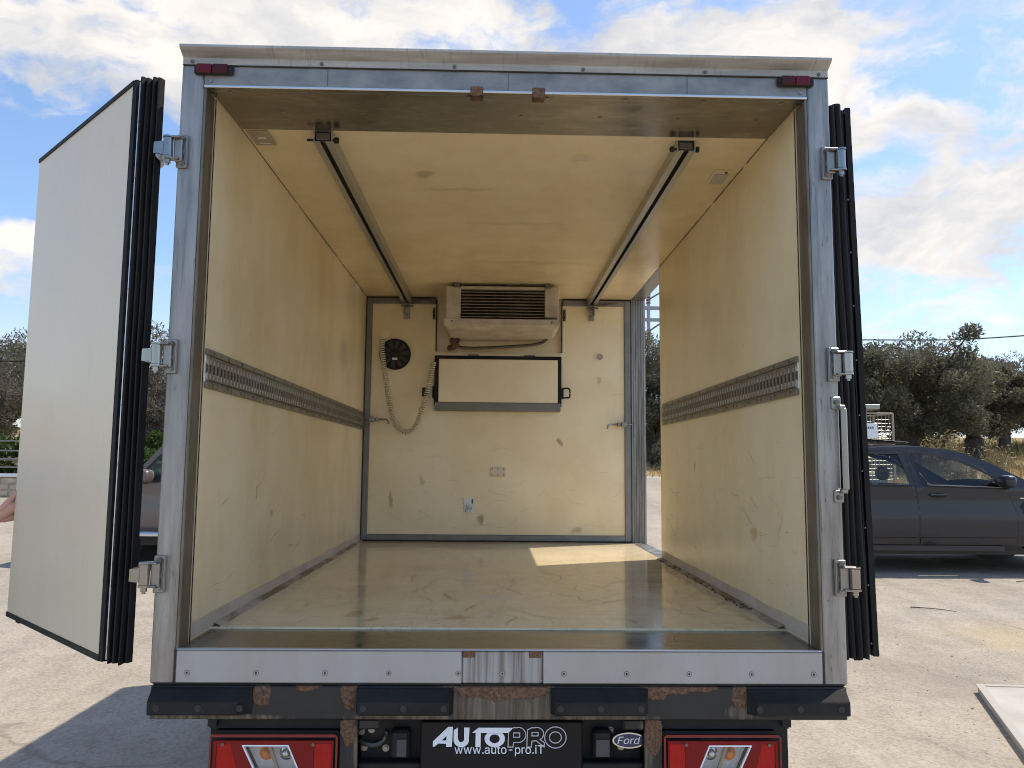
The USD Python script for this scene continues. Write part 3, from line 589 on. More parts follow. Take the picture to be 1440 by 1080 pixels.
# evaporator under the ceiling at the front wall
ev = part('cooling_unit', [tb(-.375, -.272, 2.87, 3.375, 1.672, 1.905, bev=.006), tb(.312, .408, 2.87, 3.375, 1.69, 1.905, bev=.006), tb(-.272, .312, 2.87, 3.375, 1.884, 1.9055, bev=.003), tb(-.272, .312, 3.0, 3.375, 1.68, 1.884)], EVAP)
for s in (-.30, .33): part('hanger', tb(s-.02, s+.02, 2.86, 2.90, 1.893, ZC-.0005, bev=.003), DARKSTEEL, ev)
part('grille_back', tb(-.2715, .3115, 2.93, 2.999, 1.681, 1.8835), BLACKGAP, ev)
for i in range(9):
    z = 1.690+.0218*i
    part('fin', tb(-.2718, .3118, 2.89, 2.925, z, z+.0068, bev=.0015), FIN, ev)
tr = part('drip_tray', trimesh.convex.convex_hull(np.array([(x, y, z+Z0) for x in (-.385, .415) for y in (2.85, 3.36) for z in (1.632, 1.6715)]+[(x, y, z+Z0) for x in (-.35, .38) for y, z in ((2.93, 1.612), (3.2, 1.596), (3.36, 1.6))])), EVAP, smooth=False)
for x in (-.33, .36): part('tray_screw', cyl((x, 2.849, 1.652+Z0), (x, 2.845, 1.652+Z0), .007, 8), DARKSTEEL, tr)
hs = [(-.30, 3.25, 1.612), (-.345, 3.25, 1.575), (-.33, 3.28, 1.545), (-.24, 3.3, 1.532), (-.08, 3.3, 1.536), (.1, 3.3, 1.548), (.25, 3.29, 1.560), (.33, 3.26, 1.580), (.355, 3.22, 1.605)]
from scipy.interpolate import CubicSpline
def spline(pts, n): p = np.array(pts, float); return CubicSpline(np.linspace(0, 1, len(p)), p)(np.linspace(0, 1, n))
part('drain_hose', tube(spline(hs, 50)+[0, 0, Z0], .009, 8), DARKSTEEL, ev)
part('drain_hose', tube(spline(np.array(hs)+[0, .02, .010], 50)+[0, 0, Z0], .006, 8), BLACKPL, ev)
r = np.random.default_rng(5)
part('pipe_insulation', cat(*[tz(trimesh.creation.icosphere(1, r.uniform(.012, .024)).apply_translation(np.array([-.335+r.uniform(-.03, .03), 3.27+r.uniform(-.03, .03), 1.565+r.uniform(-.035, .035)]))) for _ in range(14)]), rust_mat('foam_dirt', [((-.33, 3.27, 1.565), (.2, .2, .2), .4, 'r')]), ev)
part('corner_cover', back_poly(Polygon([(-.466, 1.515), (-.31, 1.515), (-.318, 1.56), (-.40, 1.72), (-.445, 1.745)]), .004, D+.0295), CREAM_DOOR)
# hatch in the bulkhead
ht = part('hatch', tb(-.446, .440, D-.050, D-.003, 1.130, 1.452, bev=.004), CREAM_FRONT)
part('hatch_seal', [tb(-.478, .468, D-.044, D-.0005, 1.453, 1.478, bev=.004), tb(-.478, -.4465, D-.044, D-.0005, 1.10, 1.4525, bev=.004), tb(.4405, .468, D-.044, D-.0005, 1.10, 1.4525, bev=.004)], RUBBER, ht)
part('hatch_bottom_strip', tb(-.472, .462, D-.052, D-.0005, 1.066, 1.1295, bev=.005), GREYTRIM, ht)
part('hatch_top_strip', tb(-.478, .47, D-.022, D-.0005, 1.4785, 1.500, bev=.003), CREAM_FRONT, ht)
part('hatch_clip', [tb(-.23, -.15, D-.045, D-.0225, 1.4788, 1.488), tb(.19, .27, D-.045, D-.0225, 1.4788, 1.488)], DARKSTEEL, ht)
hh = part('hatch_handle', [tb(.4685, .485, D-.035, D-.001, 1.165, 1.245, bev=.003)], BLACKPL, ht)
part('hatch_handle', tube(spline([(.485, D-.03, 1.24), (.515, D-.04, 1.243), (.53, D-.04, 1.225), (.53, D-.04, 1.185), (.52, D-.04, 1.172), (.485, D-.03, 1.17)], 30)+[0, 0, Z0], .006, 8), BLACKPL, ht)
part('hatch_handle', [tb(-.492, -.479, D-.03, D-.001, 1.16, 1.25, bev=.003)], BLACKPL, ht)
for x in (-.492, .492): 
    b = part('panel_latch', tb(x-.009, x+.009, D-.008, D-.001, 1.755, 1.845, bev=.003), BLACKPL)
    part('latch_screw', cat(*[cyl((x, D-.008, z+Z0), (x, D-.0105, z+Z0), .0045, 8) for z in (1.765, 1.80, 1.835)]), ZINC, b)
# circulation fan
cx, cz = -.776, 1.487
fanp = part('fan', cat(poly3(Point(cx, cz).buffer(.117, 24).difference(Point(cx, cz).buffer(.104, 24)), .02, (*BACK, [0, D-.0005, Z0])), poly3(Point(cx, cz).buffer(.104, 24), .004, (*BACK, [0, D-.0005, Z0]))), BLACKPL)
for k in range(10):
    a = k*.6283+.15; c, s_ = math.cos(a), math.sin(a)
    bl = Polygon([(.038, -.010), (.102, -.020), (.102, .016), (.038, .008)])
    bl = affinity.translate(affinity.rotate(bl, math.degrees(a), origin=(0, 0)), cx, cz)
    part('fan_blade', poly3(bl, .003, (*BACK, [0, D-.007-.0004*k, Z0])), simple('fan_blade_grey', (.035, .034, .03), .5) if k == 0 else '/World/Looks/fan_blade_grey', fanp)
hub = part('fan_hub', poly3(Point(cx, cz).buffer(.042, 16), .012, (*BACK, [0, D-.0115, Z0])), BLACKPL, fanp)
part('fan_sticker', tb(cx-.02, cx+.018, D-.0245, D-.0237, cz-.045, cz-.028), STICKER, fanp)
part('wall_plug', cyl((-.858, D-.0005, 1.64+Z0), (-.858, D-.012, 1.64+Z0), .037, 28), CREAM_FRONT)
hp = part('wall_port', poly3(Point(.758, 1.487).buffer(.034, 20).difference(Point(.758, 1.487).buffer(.025, 20)), .004, (*BACK, [0, D+.0005, Z0])), CREAM_FRONT)
part('port_cap', cyl((.758, D+.0005, 1.487+Z0), (.758, D-.002, 1.487+Z0), .0245, 20), LAMPGREY, hp)
# coiled cable
path = spline([(-.872, D-.016, 1.60), (-.868, D-.04, 1.50), (-.84, D-.045, 1.32), (-.79, D-.045, 1.06), (-.735, D-.045, .935), (-.665, D-.045, .905), (-.60, D-.045, .97), (-.545, D-.05, 1.14), (-.51, D-.055, 1.29), (-.483, D-.055, 1.43)], 1500)
tg = np.gradient(path, axis=0); tg /= np.linalg.norm(tg, axis=1, keepdims=True); arc = np.r_[0, np.cumsum(np.linalg.norm(np.diff(path, axis=0), axis=1))]
na = np.cross(tg, [0, 1, 0]); na /= np.linalg.norm(na, axis=1, keepdims=True); nb = np.cross(tg, na)
ph = arc/arc[-1]*2*math.pi*78
coil = path + .016*(np.cos(ph)[:, None]*na+np.sin(ph)[:, None]*nb)
part('coiled_cable', tube(coil+[0, 0, Z0], .0052, 5), COIL)
part('cable_lead', tube(spline([(-.875, D-.004, 1.63), (-.885, D-.008, 1.60), (-.874, D-.016, 1.575)], 12)+[0, 0, Z0], .004, 6), COIL)
part('cable_clip', tb(-.565, -.525, D-.062, D-.001, 1.17, 1.235, bev=.004), BLACKPL)
# bulkhead side catches
for s, zc_ in ((-1, .998), (1, .978)):
    x = s*.94
    c = part('side_catch', [tb(s*.955, s*.915, D-.045, D-.012, zc_-.018, zc_+.018, bev=.004), tb(s*.905, s*.885, D-.045, D-.002, zc_-.014, zc_+.014, bev=.004)], ZINC)
    part('catch_rod', cyl((s*1.0, D-.030, zc_+Z0), (s*.85, D-.030, zc_+Z0), .007, 10), STEEL, c)
    part('catch_lever', tube(spline([(s*.85, D-.03, zc_), (s*.825, D-.04, zc_-.002), (s*.812, D-.05, zc_-.016), (s*.808, D-.05, zc_-.035)], 14)+[0, 0, Z0], .006, 8), STEEL, c)
pp = part('hole_plate', tb(-.053, .058, D-.004, D+.0, .583, .655, bev=.002), CREAM_DOOR)
part('plate_holes', cat(*[cyl((x, D-.0042, z+Z0), (x, D-.005, z+Z0), .0055, 8) for x in (-.04, .002, .045) for z in (.596, .641)]), DARKSTEEL, pp)
st = part('sticker', tb(-.245, -.168, D-.002, D-.0005, .317, .424), STICKER)
pr_ = [tb(-.236, -.227, D-.0026, D-.0021, .325, .333), tb(-.19, -.178, D-.0026, D-.0021, .385, .418)]
pr_ += [tb(-.238+.009*i, -.2345+.009*i, D-.0026, D-.0021, .326+.012*(i % 2), .326+q) for i, q in enumerate((.05, .062, .045, .055, .04, .036))]
part('sticker_print', pr_, PRINT, st)

# ---- rear doors: panel with bevelled, multi-lipped edges
def rear_door(O, d, nin, side, tilt=0., lean=0., label=None):
    O, d, nin = np.array([*O, 0.]), np.array([*d, 0.]), np.array([*nin, 0.])
    d /= np.linalg.norm(d); nin /= np.linalg.norm(nin); zb, zt = .062, 1.938; T, B = (.07, .082) if side < 0 else (.135, .05); Wd = 1.02
    def P(a, t, z):
        p = O + a*d - t*nin + np.array([0, 0, z+Z0])
        return p + np.array([tilt, 0, 0])*(zt-z)/(zt-zb)
    def prism(pts_at, zs=(zb, zt)):
        return trimesh.convex.convex_hull(np.array([P(a, t, z) for a, t in pts_at for z in zs]))
    core = trimesh.convex.convex_hull(np.array([P(a, .005, z) for a in (.004, Wd) for z in (zb+.004, zt-.004)]+[P(a, T, z) for a in (-B+.012, Wd+.04) for z in (zb-.002, zt+.002)]))
    dr = part('rear_door', core, BLACKPL, label=label)
    sk = part('inner_skin', trimesh.convex.convex_hull(np.array([P(a, t, z) for a in (.0, Wd-.002) for t in (.0, .0045) for z in (zb+.006, zt-.006)])), CREAM_DOOR, dr)
    part('outer_skin', trimesh.convex.convex_hull(np.array([P(a, t, z) for a in (-B+.045, Wd+.04) for t in (T+.0005, T+.006) for z in (zb-.004, zt+.004)])), WHITE_PAINT, dr)
    for (z0, z1) in ((zt-.0055, zt+.010), (zb-.012, zb+.0055)):
        part('edge_trim', trimesh.convex.convex_hull(np.array([P(a, t, z) for a in (-.004, Wd) for t in (-.004, .022) for z in (z0, z1)])), RUBBER, dr)
    part('edge_trim', trimesh.convex.convex_hull(np.array([P(a, t, z) for a in (-.020, -.001) for t in (.002, .02) for z in (zb-.012, zt+.010)]+[P(-.001, -.003, z) for z in (zb-.012, zt+.010)])), RUBBER, dr)
    bv = lambda u, h: (-B*u - h*T/math.hypot(B, T), T*u - h*B/math.hypot(B, T))      # u across the bevel, h above it
    part('edge_bead', prism([bv(.235, .0), bv(.235, .008), bv(.262, .008), bv(.262, .0)], (zb-.006, zt+.002)), SATINALU if side < 0 else RUBBER, dr)
    rr = np.random.default_rng(40+side)
    for k in range(4):
        u0, u1 = .285+k*.178, .285+k*.178+.185; zs = np.linspace(0, 1, 26); v = []
        topx, botx = rr.uniform(-.004, .014), rr.uniform(-.004, .016)
        prof = [(u0, .0), (u0+.01, .010), (u0+.05, .019), (u0+.10, .021), (u1-.035, .014), (u1-.005, .002), (u1, .0)]
        for q in zs:
            w = .0022*math.sin(q*9+k*1.7+side)+.0012*math.sin(q*23+k)
            for i, (u, h) in enumerate(prof):
                a, t = bv(u, h*(1+.08*math.sin(q*14+k)) + (w if 0 < i < 6 else 0))
                z = (zb-.012-botx*(i/6 if k % 2 else 1-i/6)) + q*((zt+.012+topx*(i/6)) - (zb-.012-botx*(i/6 if k % 2 else 1-i/6)))
                v.append(P(a, t, z))
        nP = len(prof); f = []
        for i in range(len(zs)-1):
            for j in range(nP): a0, a1 = i*nP+j, i*nP+(j+1) % nP; f += [[a0, a1, a1+nP], [a0, a1+nP, a0+nP]]
        for i in range(1, nP-1): f += [[0, i+1, i], [(len(zs)-1)*nP, (len(zs)-1)*nP+i, (len(zs)-1)*nP+i+1]]
        lm = trimesh.Trimesh(np.array(v), f, process=False); lm.fix_normals()
        part('seal_lip', lm, RUBBER, dr, smooth=40)
    for z in np.arange(zb+.03, zt, .19):
        u = .262 if side < 0 else .21
        part('seal_rivet', cyl(P(*bv(u, .006), z), P(*bv(u, .0105), z), .0032, 8), ZINC if side < 0 else DARKSTEEL, dr)
    if side < 0: part('bottom_stop', trimesh.convex.convex_hull(np.array([P(a, t, z) for a in (.86, .90) for t in (.0, .02) for z in (zb-.02, zb-.012)])), BLACKPL, dr)
    return dr, P, (B, T)
ld, PL, btl = rear_door((-1.262, .055), (-.706, .708), (-.708, -.706), -1)
ph_ = math.radians(7)
rd, PR, btr = rear_door((1.224, .165), (math.sin(ph_), math.cos(ph_)), (math.cos(ph_), -math.sin(ph_)), 1, tilt=.032)

# hinges
def hinge(s, z0, z1, P):
    zc_ = (z0+z1)/2 + Z0; xb = s*1.097; yb = -.036
    plate = part('hinge', [bx(s*1.080, s*1.044, -.013, -.0045, z0+Z0, z1+Z0, bev=.002), bx(s*1.047, s*1.044, -.020, -.013, z0+Z0, z1+Z0, bev=.001), bx(s*1.083, s*1.056, -.030, -.013, zc_-.040, zc_+.036, bev=.004)], ZINC)
    part('hinge_barrel', cat(cyl((xb, yb, zc_-.028), (xb, yb, zc_+.032), .0155, 20), cyl((xb, yb, zc_-.036), (xb, yb, zc_-.030), .0175, 20), cyl((xb, yb, zc_+.034), (xb, yb, zc_+.039), .0175, 20)), STEEL, plate)
    part('hinge_knuckle', bx(s*1.098, s*1.060, yb-.011, yb+.018, zc_+.0335, zc_+.040, bev=.002), ZINC, plate); part('hinge_knuckle', bx(s*1.098, s*1.060, yb-.011, yb+.018, zc_-.037, zc_-.0305, bev=.002), ZINC, plate)
    part('hinge_pin', cat(cyl((xb, yb, zc_-.050), (xb, yb, zc_-.036), .0095, 6), cyl((xb, yb, zc_-.056), (xb, yb, zc_-.05), .006, 8)), STEEL, plate)
    for zz in (z0+.016+Z0, zc_-.003, z1-.016+Z0):
        part('hinge_bolt', cat(cyl((s*1.062, -.013, zz), (s*1.062, -.0215, zz), .0085, 6), cyl((s*1.062, -.0135, zz), (s*1.062, -.0155, zz), .0115, 14)), DARKSTEEL if zz > zc_ else ZINC, plate)
    Bq, Tq = btl if s < 0 else btr; e = P(-Bq+.02, Tq+.016, 1.)[:2]; e2 = P(.12, Tq+.010, 1.)[:2]
    pts = [(xb+s*.010, yb+.002), (xb+s*.030, yb-.004), (xb+s*.048, yb+.010), ((xb+s*.05+e[0])/2, (yb+.02+e[1])/2), tuple(e), tuple(e2)]
    if s > 0: pts = [(xb-.006, yb+.01), (xb-.004, yb+.04), (xb+.0, yb+.08), ((xb+e[0])/2, (yb+.1+e[1])/2+.02), tuple(e), tuple(e2)]
    c = spline([(*q, 0) for q in pts], 26)[:, :2]
    t = np.gradient(c, axis=0); t /= np.linalg.norm(t, axis=1, keepdims=True); n = np.stack([-t[:, 1], t[:, 0]], 1)*.0035
    hw = np.interp(np.linspace(0, 1, 26), [0, .2, .5, 1], [.024, .020, .017, .017])
    v = np.concatenate([np.c_[c+n, zc_-hw], np.c_[c-n, zc_-hw], np.c_[c-n, zc_+hw], np.c_[c+n, zc_+hw]]); k = 26; f = []
    for i in range(k-1):
        for a, b in ((0, 1), (1, 2), (2, 3), (3, 0)): f += [[a*k+i, b*k+i, b*k+i+1], [a*k+i, b*k+i+1, a*k+i+1]]
    am = trimesh.Trimesh(v, f, process=False); am.fix_normals(); part('hinge_arm', am, STEEL, plate)
for z0, z1 in ((1.624, 1.735), (.950, 1.060), (.270, .383)):
    hinge(-1, z0, z1, PL); hinge(1, z0, z1, PR)
# grab handle on the right post
gh = part('grab_handle', tb(1.072, 1.092, -.036, -.022, .60, .865, bev=.006), ZINC)
part('handle_bracket', [tb(1.052, 1.082, -.012, -.0045, .860, .900, bev=.003), tb(1.068, 1.086, -.034, -.012, .858, .872, bev=.002)], ZINC, gh)
part('handle_bracket', [tb(1.052, 1.082, -.012, -.0045, .562, .602, bev=.003), tb(1.068, 1.086, -.034, -.012, .592, .606, bev=.002)], ZINC, gh)
for z in (.882, .578): part('handle_bolt', cyl((1.066, -.012, z+Z0), (1.066, -.021, z+Z0), .008, 6), DARKSTEEL, gh)
# marker lamps
for x0, x1, fl in ((-1.036, -.908, 0), (.902, 1.025, 1)):
    mk = part('marker_lamp', tb(x0, x1, -.018, -.0035, 1.943, 1.976, bev=.005), BLACKPL)
    xm = x0 + (x1-x0)*.47
    part('lens', tb(x0+.011, xm, -.026, -.0185, 1.9445, 1.9755, bev=.003), MARKRED if not fl else MARKRED2, mk)
    part('lens', tb(xm+.0005, x1-.016, -.0255, -.0185, 1.9445, 1.9755, bev=.003), MARKRED2 if not fl else MARKRED, mk)
    part('screw', cyl((x1-.008 if not fl else x0+.006, -.018, 1.959+Z0), (x1-.008 if not fl else x0+.006, -.020, 1.959+Z0), .004, 8), BLACKGAP, mk)

# ---- rear underride beam, buffers, lamps
part('rear_beam', tb(-1.07, 1.07, -.012, .06, -.105, -.007, bev=.003), RUSTBEAM)
for k, (x0, x1) in enumerate(((-1.062, -.760), (-.445, -.150), (.149, .448), (.756, 1.062))):
    pf = Polygon([(-.0125, -.010), (-.022, -.012), (-.050, -.040), (-.052, -.044), (-.052, -.078), (-.046, -.083), (-.0125, -.086)])
    bm = poly3(pf, x1-x0, ([0, 1, 0], [0, 0, 1], [1, 0, 0], [x0, 0, Z0]))
    holes = [x0+.09*(x1-x0), (x0+x1)/2, x1-.09*(x1-x0)]
    v = bm.vertices; c = (x0+x1)/2
    fr = v[:, 1] < -.04; v[fr, 0] = c + (v[fr, 0]-c)*(.93 if 0 < k < 3 else 1.0)
    if k == 0: v[fr & (v[:, 0] > c), 0] -= .035
    if k == 3: v[fr & (v[:, 0] < c), 0] += .02
    b = part('rubber_buffer', bm, RUBBERG, smooth=False)
    for hx in holes: part('buffer_bolt_hole', cyl((hx, -.0515, -.061+Z0), (hx, -.0532, -.061+Z0), .010, 14), BLACKGAP, b)
for s in (-1, 1):
    part('beam_bracket', [tb(s*.494, s*.440, -.008, .012, -.56, -.1055, bev=.002), tb(s*.494, s*.486, .012, .30, -.40, -.1055)], RUSTSTAN)
    part('bracket_plate', tb(s*.4395, s*.375, -.006, .01, -.137, -.1055, bev=.005), RUSTSTAN)
    part('lamp_carrier', [tb(s*.895, s*.4945, .016, .05, -.139, -.1055), tb(s*.90, s*.495, .0405, .07, -.46, -.139), tb(s*.895, s*.868, -.006, .0155, -.128, -.1055)], BLACKPL)
def tail_lamp(s):
    xa, xb = (-.882, -.497) if s < 0 else (.496, .858); z0, z1 = -.335, -.146
    W = xb-xa; H = z1-z0
    hs_ = part('tail_lamp', back_poly(sbox(xa, z0, xb, z1).buffer(-.012).buffer(.012), .024, .04), BLACKPL)
    part('lens_rim', back_poly(sbox(xa, z0, xb, z1).buffer(-.012).buffer(.012).difference(sbox(xa+.006, z0+.008, xb-.006, z1-.008)), .006, -.015), DARKRED, hs_)
    # slanted clear window; mirrored between the two lamps
    def X(u): return xa+u*W if s < 0 else xb-u*W
    zz = z1-.034; zl = z1-.112
    clear = Polygon([(X(.27), zz), (X(.61), zz), (X(.705), zl), (X(.375), zl)])
    red = sbox(xa+.012, z0+.01, xb-.012, z1-.018)
    ribs1 = Polygon([(X(.055), z1-.026), (X(.165), z1-.026), (X(.235), z1-.118), (X(.055), z1-.118)]); ribs2 = Polygon([(X(.815), z1-.026), (X(.955), z1-.026), (X(.955), z1-.118), (X(.815), z1-.118)])
    part('red_lens', back_poly(red.difference(unary_union([clear.buffer(.002), ribs1, ribs2])), .008, -.013), RED, hs_)
    part('brake_lens', back_poly(ribs1.buffer(-.001), .0065, -.013), REDBRIGHT, hs_); part('brake_lens', back_poly(ribs2.buffer(-.001), .0065, -.013), REDBRIGHT, hs_)
    part('lens_bezel', back_poly(clear.buffer(.004, join_style=2).difference(clear), .0095, -.013), WHITE, hs_)
    part('reflector', back_poly(clear.buffer(-.0005), .004, .012), REFLECT, hs_)
    cxm = (X(.27)+X(.705))/2
    for q, mm in ((.43, AMBER), (.585, CHROME)):
        part('bulb', cat(tz(trimesh.creation.icosphere(2, .014).apply_translation([X(q), .002, z1-.062])), cyl((X(q), .008, z1-.062+Z0), (X(q), .002, z1-.062+Z0), .022, 18, .010)), mm, hs_)
    part('lens_divider', back_poly(Polygon([(X(.45), zz-.002), (X(.475), zz-.002), (X(.55), zl+.002), (X(.525), zl+.002)]), .010, -.004), ZINC, hs_)
    part('clear_lens', back_poly(clear.buffer(-.0008), .003, -.016), CLEARLENS, hs_)
    for u, z in ((.105, z1-.029), (.81, z1-.029), (.24, z1-.125), (.90, z1-.126), (.455, z1-.118)):
        part('lens_screw', cyl((X(u), -.0205, z+Z0), (X(u), -.0235, z+Z0), .005, 8), DARKSTEEL, hs_)
    part('mudguard_edge', tb(s*.905, s*.860, .08, .5, -.60, -.25, bev=.01), BLACKPL)
tail_lamp(-1); tail_lamp(1)
# centre plate with the dealer's lettering
part('tow_bar_carrier', [tb(-.4395, .4395, .07, .10, -.46, -.1055)], BLACKPL)
cp = part('number_plate_panel', tb(-.25, .25, .008, .03, -.30, -.1155, bev=.004), GLOSSBLK)
SX, SZ = .002185/4, .00210/4                      # one unit of the lettering drawing
def L(x, y): return ((x-512)*SX-.213, -.129-(y-568)*SZ)
def PY(pts): return Polygon([L(*p) for p in pts])
def circ(cx_, cy_, rx, ry=None): return affinity.scale(Point(*L(cx_, cy_)).buffer(1, 24), rx*SX, (ry or rx)*SZ)
A = PY([(516, 655), (600, 573), (627, 573), (622, 686), (590, 686), (590, 668), (548, 666), (524, 684), (516, 686)]).difference(PY([(564, 650), (592, 624), (591, 650)]))
Ul = unary_union([PY([(632, 592), (655, 577), (655, 650), (632, 650)]), PY([(690, 577), (720, 577), (717, 650), (690, 650)]), circ(675, 646, 43, 41).difference(circ(674, 640, 17, 19)).intersection(PY([(600, 640), (740, 640), (740, 700), (600, 700)]))])
Tl = unary_union([PY([(735, 607), (770, 578), (966, 578), (940, 607)]), PY([(756, 604), (785, 604), (783, 686), (754, 686)])])
Ol = circ(863, 640, 57, 47).difference(circ(862, 640, 29, 25)).intersection(PY([(780, 608.5), (960, 608.5), (960, 700), (780, 700)]))
lt = part('lettering', back_poly(unary_union([A, Ul, Tl, Ol]), .0015, .0078), WHITE, cp)
def outl(p, w=2.6): return p.buffer(w*SX).difference(p.buffer(-w*SX*.6))
Pp = unary_union([PY([(942, 592), (968, 578), (1000, 578), (1000, 660), (968, 660), (966, 686), (938, 686)]), circ(995, 618, 42, 42).intersection(PY([(990, 500), (1100, 500), (1100, 700), (990, 700)]))]).difference(PY([(968, 606), (1004, 606), (1004, 632), (968, 632)]))
Rr = unary_union([PY([(1048, 590), (1070, 578), (1100, 578), (1100, 650), (1072, 652), (1070, 686), (1044, 686)]), circ(1098, 612, 40, 36).intersection(PY([(1092, 500), (1200, 500), (1200, 700), (1092, 700)])), PY([(1084, 640), (1112, 640), (1142, 662), (1142, 686)])]).difference(PY([(1072, 604), (1108, 604), (1108, 624), (1072, 624)]))
part('lettering', back_poly(unary_union([outl(Pp), outl(Rr), outl(circ(1205, 632, 60, 59)), outl(circ(1205, 632, 33, 31))]), .0013, .0078), GREYLET, cp)
def text_at(txt, h, x, z, y, m, parent, width=None, bold=False, shear=0.):
    t = meshkit.text_mesh(txt, h, .001, bold); b = t.bounds
    v = t.vertices.copy(); sc = (width/(b[1][0]-b[0][0])) if width else 1.
    X_ = (v[:, 0]-b[0][0])*sc + shear*v[:, 1]
    t.vertices = np.c_[x+X_, y-v[:, 2], z+v[:, 1]+Z0]; t.invert() if np.linalg.det(np.array([[1, 0, 0], [0, 0, 1], [0, -1, 0]])) < 0 else None
    return part('lettering', t, m, parent, smooth=False)
xw0, zw0 = L(638, 724)
text_at('www.auto-pro.iT', 48*SZ, xw0, zw0, .0078, WHITE, cp, width=502*SX)
# maker's oval badge, plate lamps and bolts
eb = part('oval_badge', poly3(affinity.scale(Point(.397, -.178).buffer(1, 32), .052, .0235), .004, (*BACK, [0, .030, Z0])), CHROME)
part('badge_face', poly3(affinity.scale(Point(.397, -.178).buffer(1, 32), .0475, .0195), .0012, (*BACK, [0, .0258, Z0])), NAVY, eb)
text_at('Ford', .021, .360, -.187, .0244, WHITE, eb, width=.066, shear=.25)
for x in (-.315, .315):
    part('plate_lamp', [tb(x-.03, x+.03, .03, .0695, -.235, -.15, bev=.008)], BLACKPL)
    part('plate_lamp_lens', tb(x-.022+.012*(x < 0), x+.022, .026, .0295, -.228, -.175, bev=.002), simple('smoky_plastic_%d' % (x > 0), (.05, .055, .06), .25))
for x, z in ((-.408, -.159), (-.43, -.213), (.345, -.160), (.378, -.21), (-.362, -.215), (-.44, -.165)):
    part('bolt', cat(cyl((x, .0695, z+Z0), (x, .058, z+Z0), .0075, 6), cyl((x, .069, z+Z0), (x, .066, z+Z0), .011, 14)), ZINC)
part('wire_loom', tube(spline([(-.44, .06, -.19), (-.40, .05, -.20), (-.37, .06, -.19), (-.36, .06, -.16)], 20)+[0, 0, Z0], .007, 6), DARKSTEEL)
part('step_bar', tb(-.44, .44, .02, .06, -.262, -.243, bev=.004), BLACKPL)
# chassis, wheels and cab (mostly out of sight, they carry the box and throw its shadow)
part('chassis_rail', tb(-.46, -.38, .13, 5.2, -.36, -.11), BLACKPL); part('chassis_rail', tb(.38, .46, .13, 5.2, -.36, -.11), BLACKPL)
def wheel(x, y, rad, w, parent, root_z=0.):
    s = 1 if x > 0 else -1
    t = obj('wheel', trimesh.creation.annulus(rad*.62, rad, w, sections=40).apply_transform(trimesh.transformations.rotation_matrix(math.pi/2, [0, 1, 0])).apply_translation([x, y, rad+root_z]), TYRE, parent)
    dsk = [cyl((x-w*.2, y, rad+root_z), (x+s*w*.30, y, rad+root_z), rad*.625, 32)]
    obj('rim', dsk[0], ZINC, t); return t
for x in (-.87, .87):
    wheel(x, 1.15, .35, .22, TR); wheel(x, 4.75, .35, .2, TR)
part('rear_axle', cyl((-.8, 1.15, .35), (.8, 1.15, .35), .06, 12), BLACKPL)
cabp = Polygon([(3.56, -.35), (5.95, -.35), (5.98, .15), (5.45, .42), (4.75, 1.30), (4.4, 1.42), (3.56, 1.42)])
cb = part('cab', poly3(cabp, 1.94, ([0, 1, 0], [0, 0, 1], [1, 0, 0], [-.97, 0, Z0])), WHITE_PAINT)
for x0, x1 in ((-.975, -.971), (.971, .975)): part('window', poly3(Polygon([(3.75, .5), (4.95, .5), (4.55, 1.2), (3.8, 1.25)]), abs(x1-x0), ([0, 1, 0], [0, 0, 1], [1, 0, 0], [x0, 0, Z0])), GLOSSBLK, cb)
part('windscreen', trimesh.convex.convex_hull(np.array([(x, y+.006*q, z+Z0) for x in (-.88, .88) for y, z in ((5.43, .47), (4.80, 1.27)) for q in (.2, 1.2)])), GLOSSBLK, cb)

# ------------------------------------------------------------------ parked cars
def surf_tri(poly, yfun, out, step=.06):
    """Maps a polygon in the side view (x, z) onto the body side y = yfun(x, z)."""
    V, F = [], []; n = 0
    x0, z0, x1, z1 = poly.bounds
    for gx in np.arange(math.floor(x0/step)*step, x1, step):
        strip = poly.intersection(sbox(gx, z0-1, gx+step, z1+1))
        for g0 in getattr(strip, 'geoms', [strip]):
            if g0.is_empty or g0.geom_type != 'Polygon': continue
            for gzv in np.arange(math.floor(g0.bounds[1]/step)*step, g0.bounds[3], step):
                c = g0.intersection(sbox(gx, gzv, gx+step, gzv+step))
                for g in getattr(c, 'geoms', [c]):
                    if g.is_empty or g.geom_type != 'Polygon' or g.area < 1e-7: continue
                    v, f = trimesh.creation.triangulate_polygon(g, engine='earcut')
                    V.append(v); F.append(f+n); n += len(v)
    v = np.vstack(V); f = np.vstack(F)
    p = np.c_[v[:, 0], out*yfun(v[:, 0], v[:, 1]), v[:, 1]]
    m = trimesh.Trimesh(p, f, process=False); m.merge_vertices(digits_vertex=5)
    nrm = m.face_normals[:, 1].mean()
    if nrm*out < 0: m.invert()
    return m
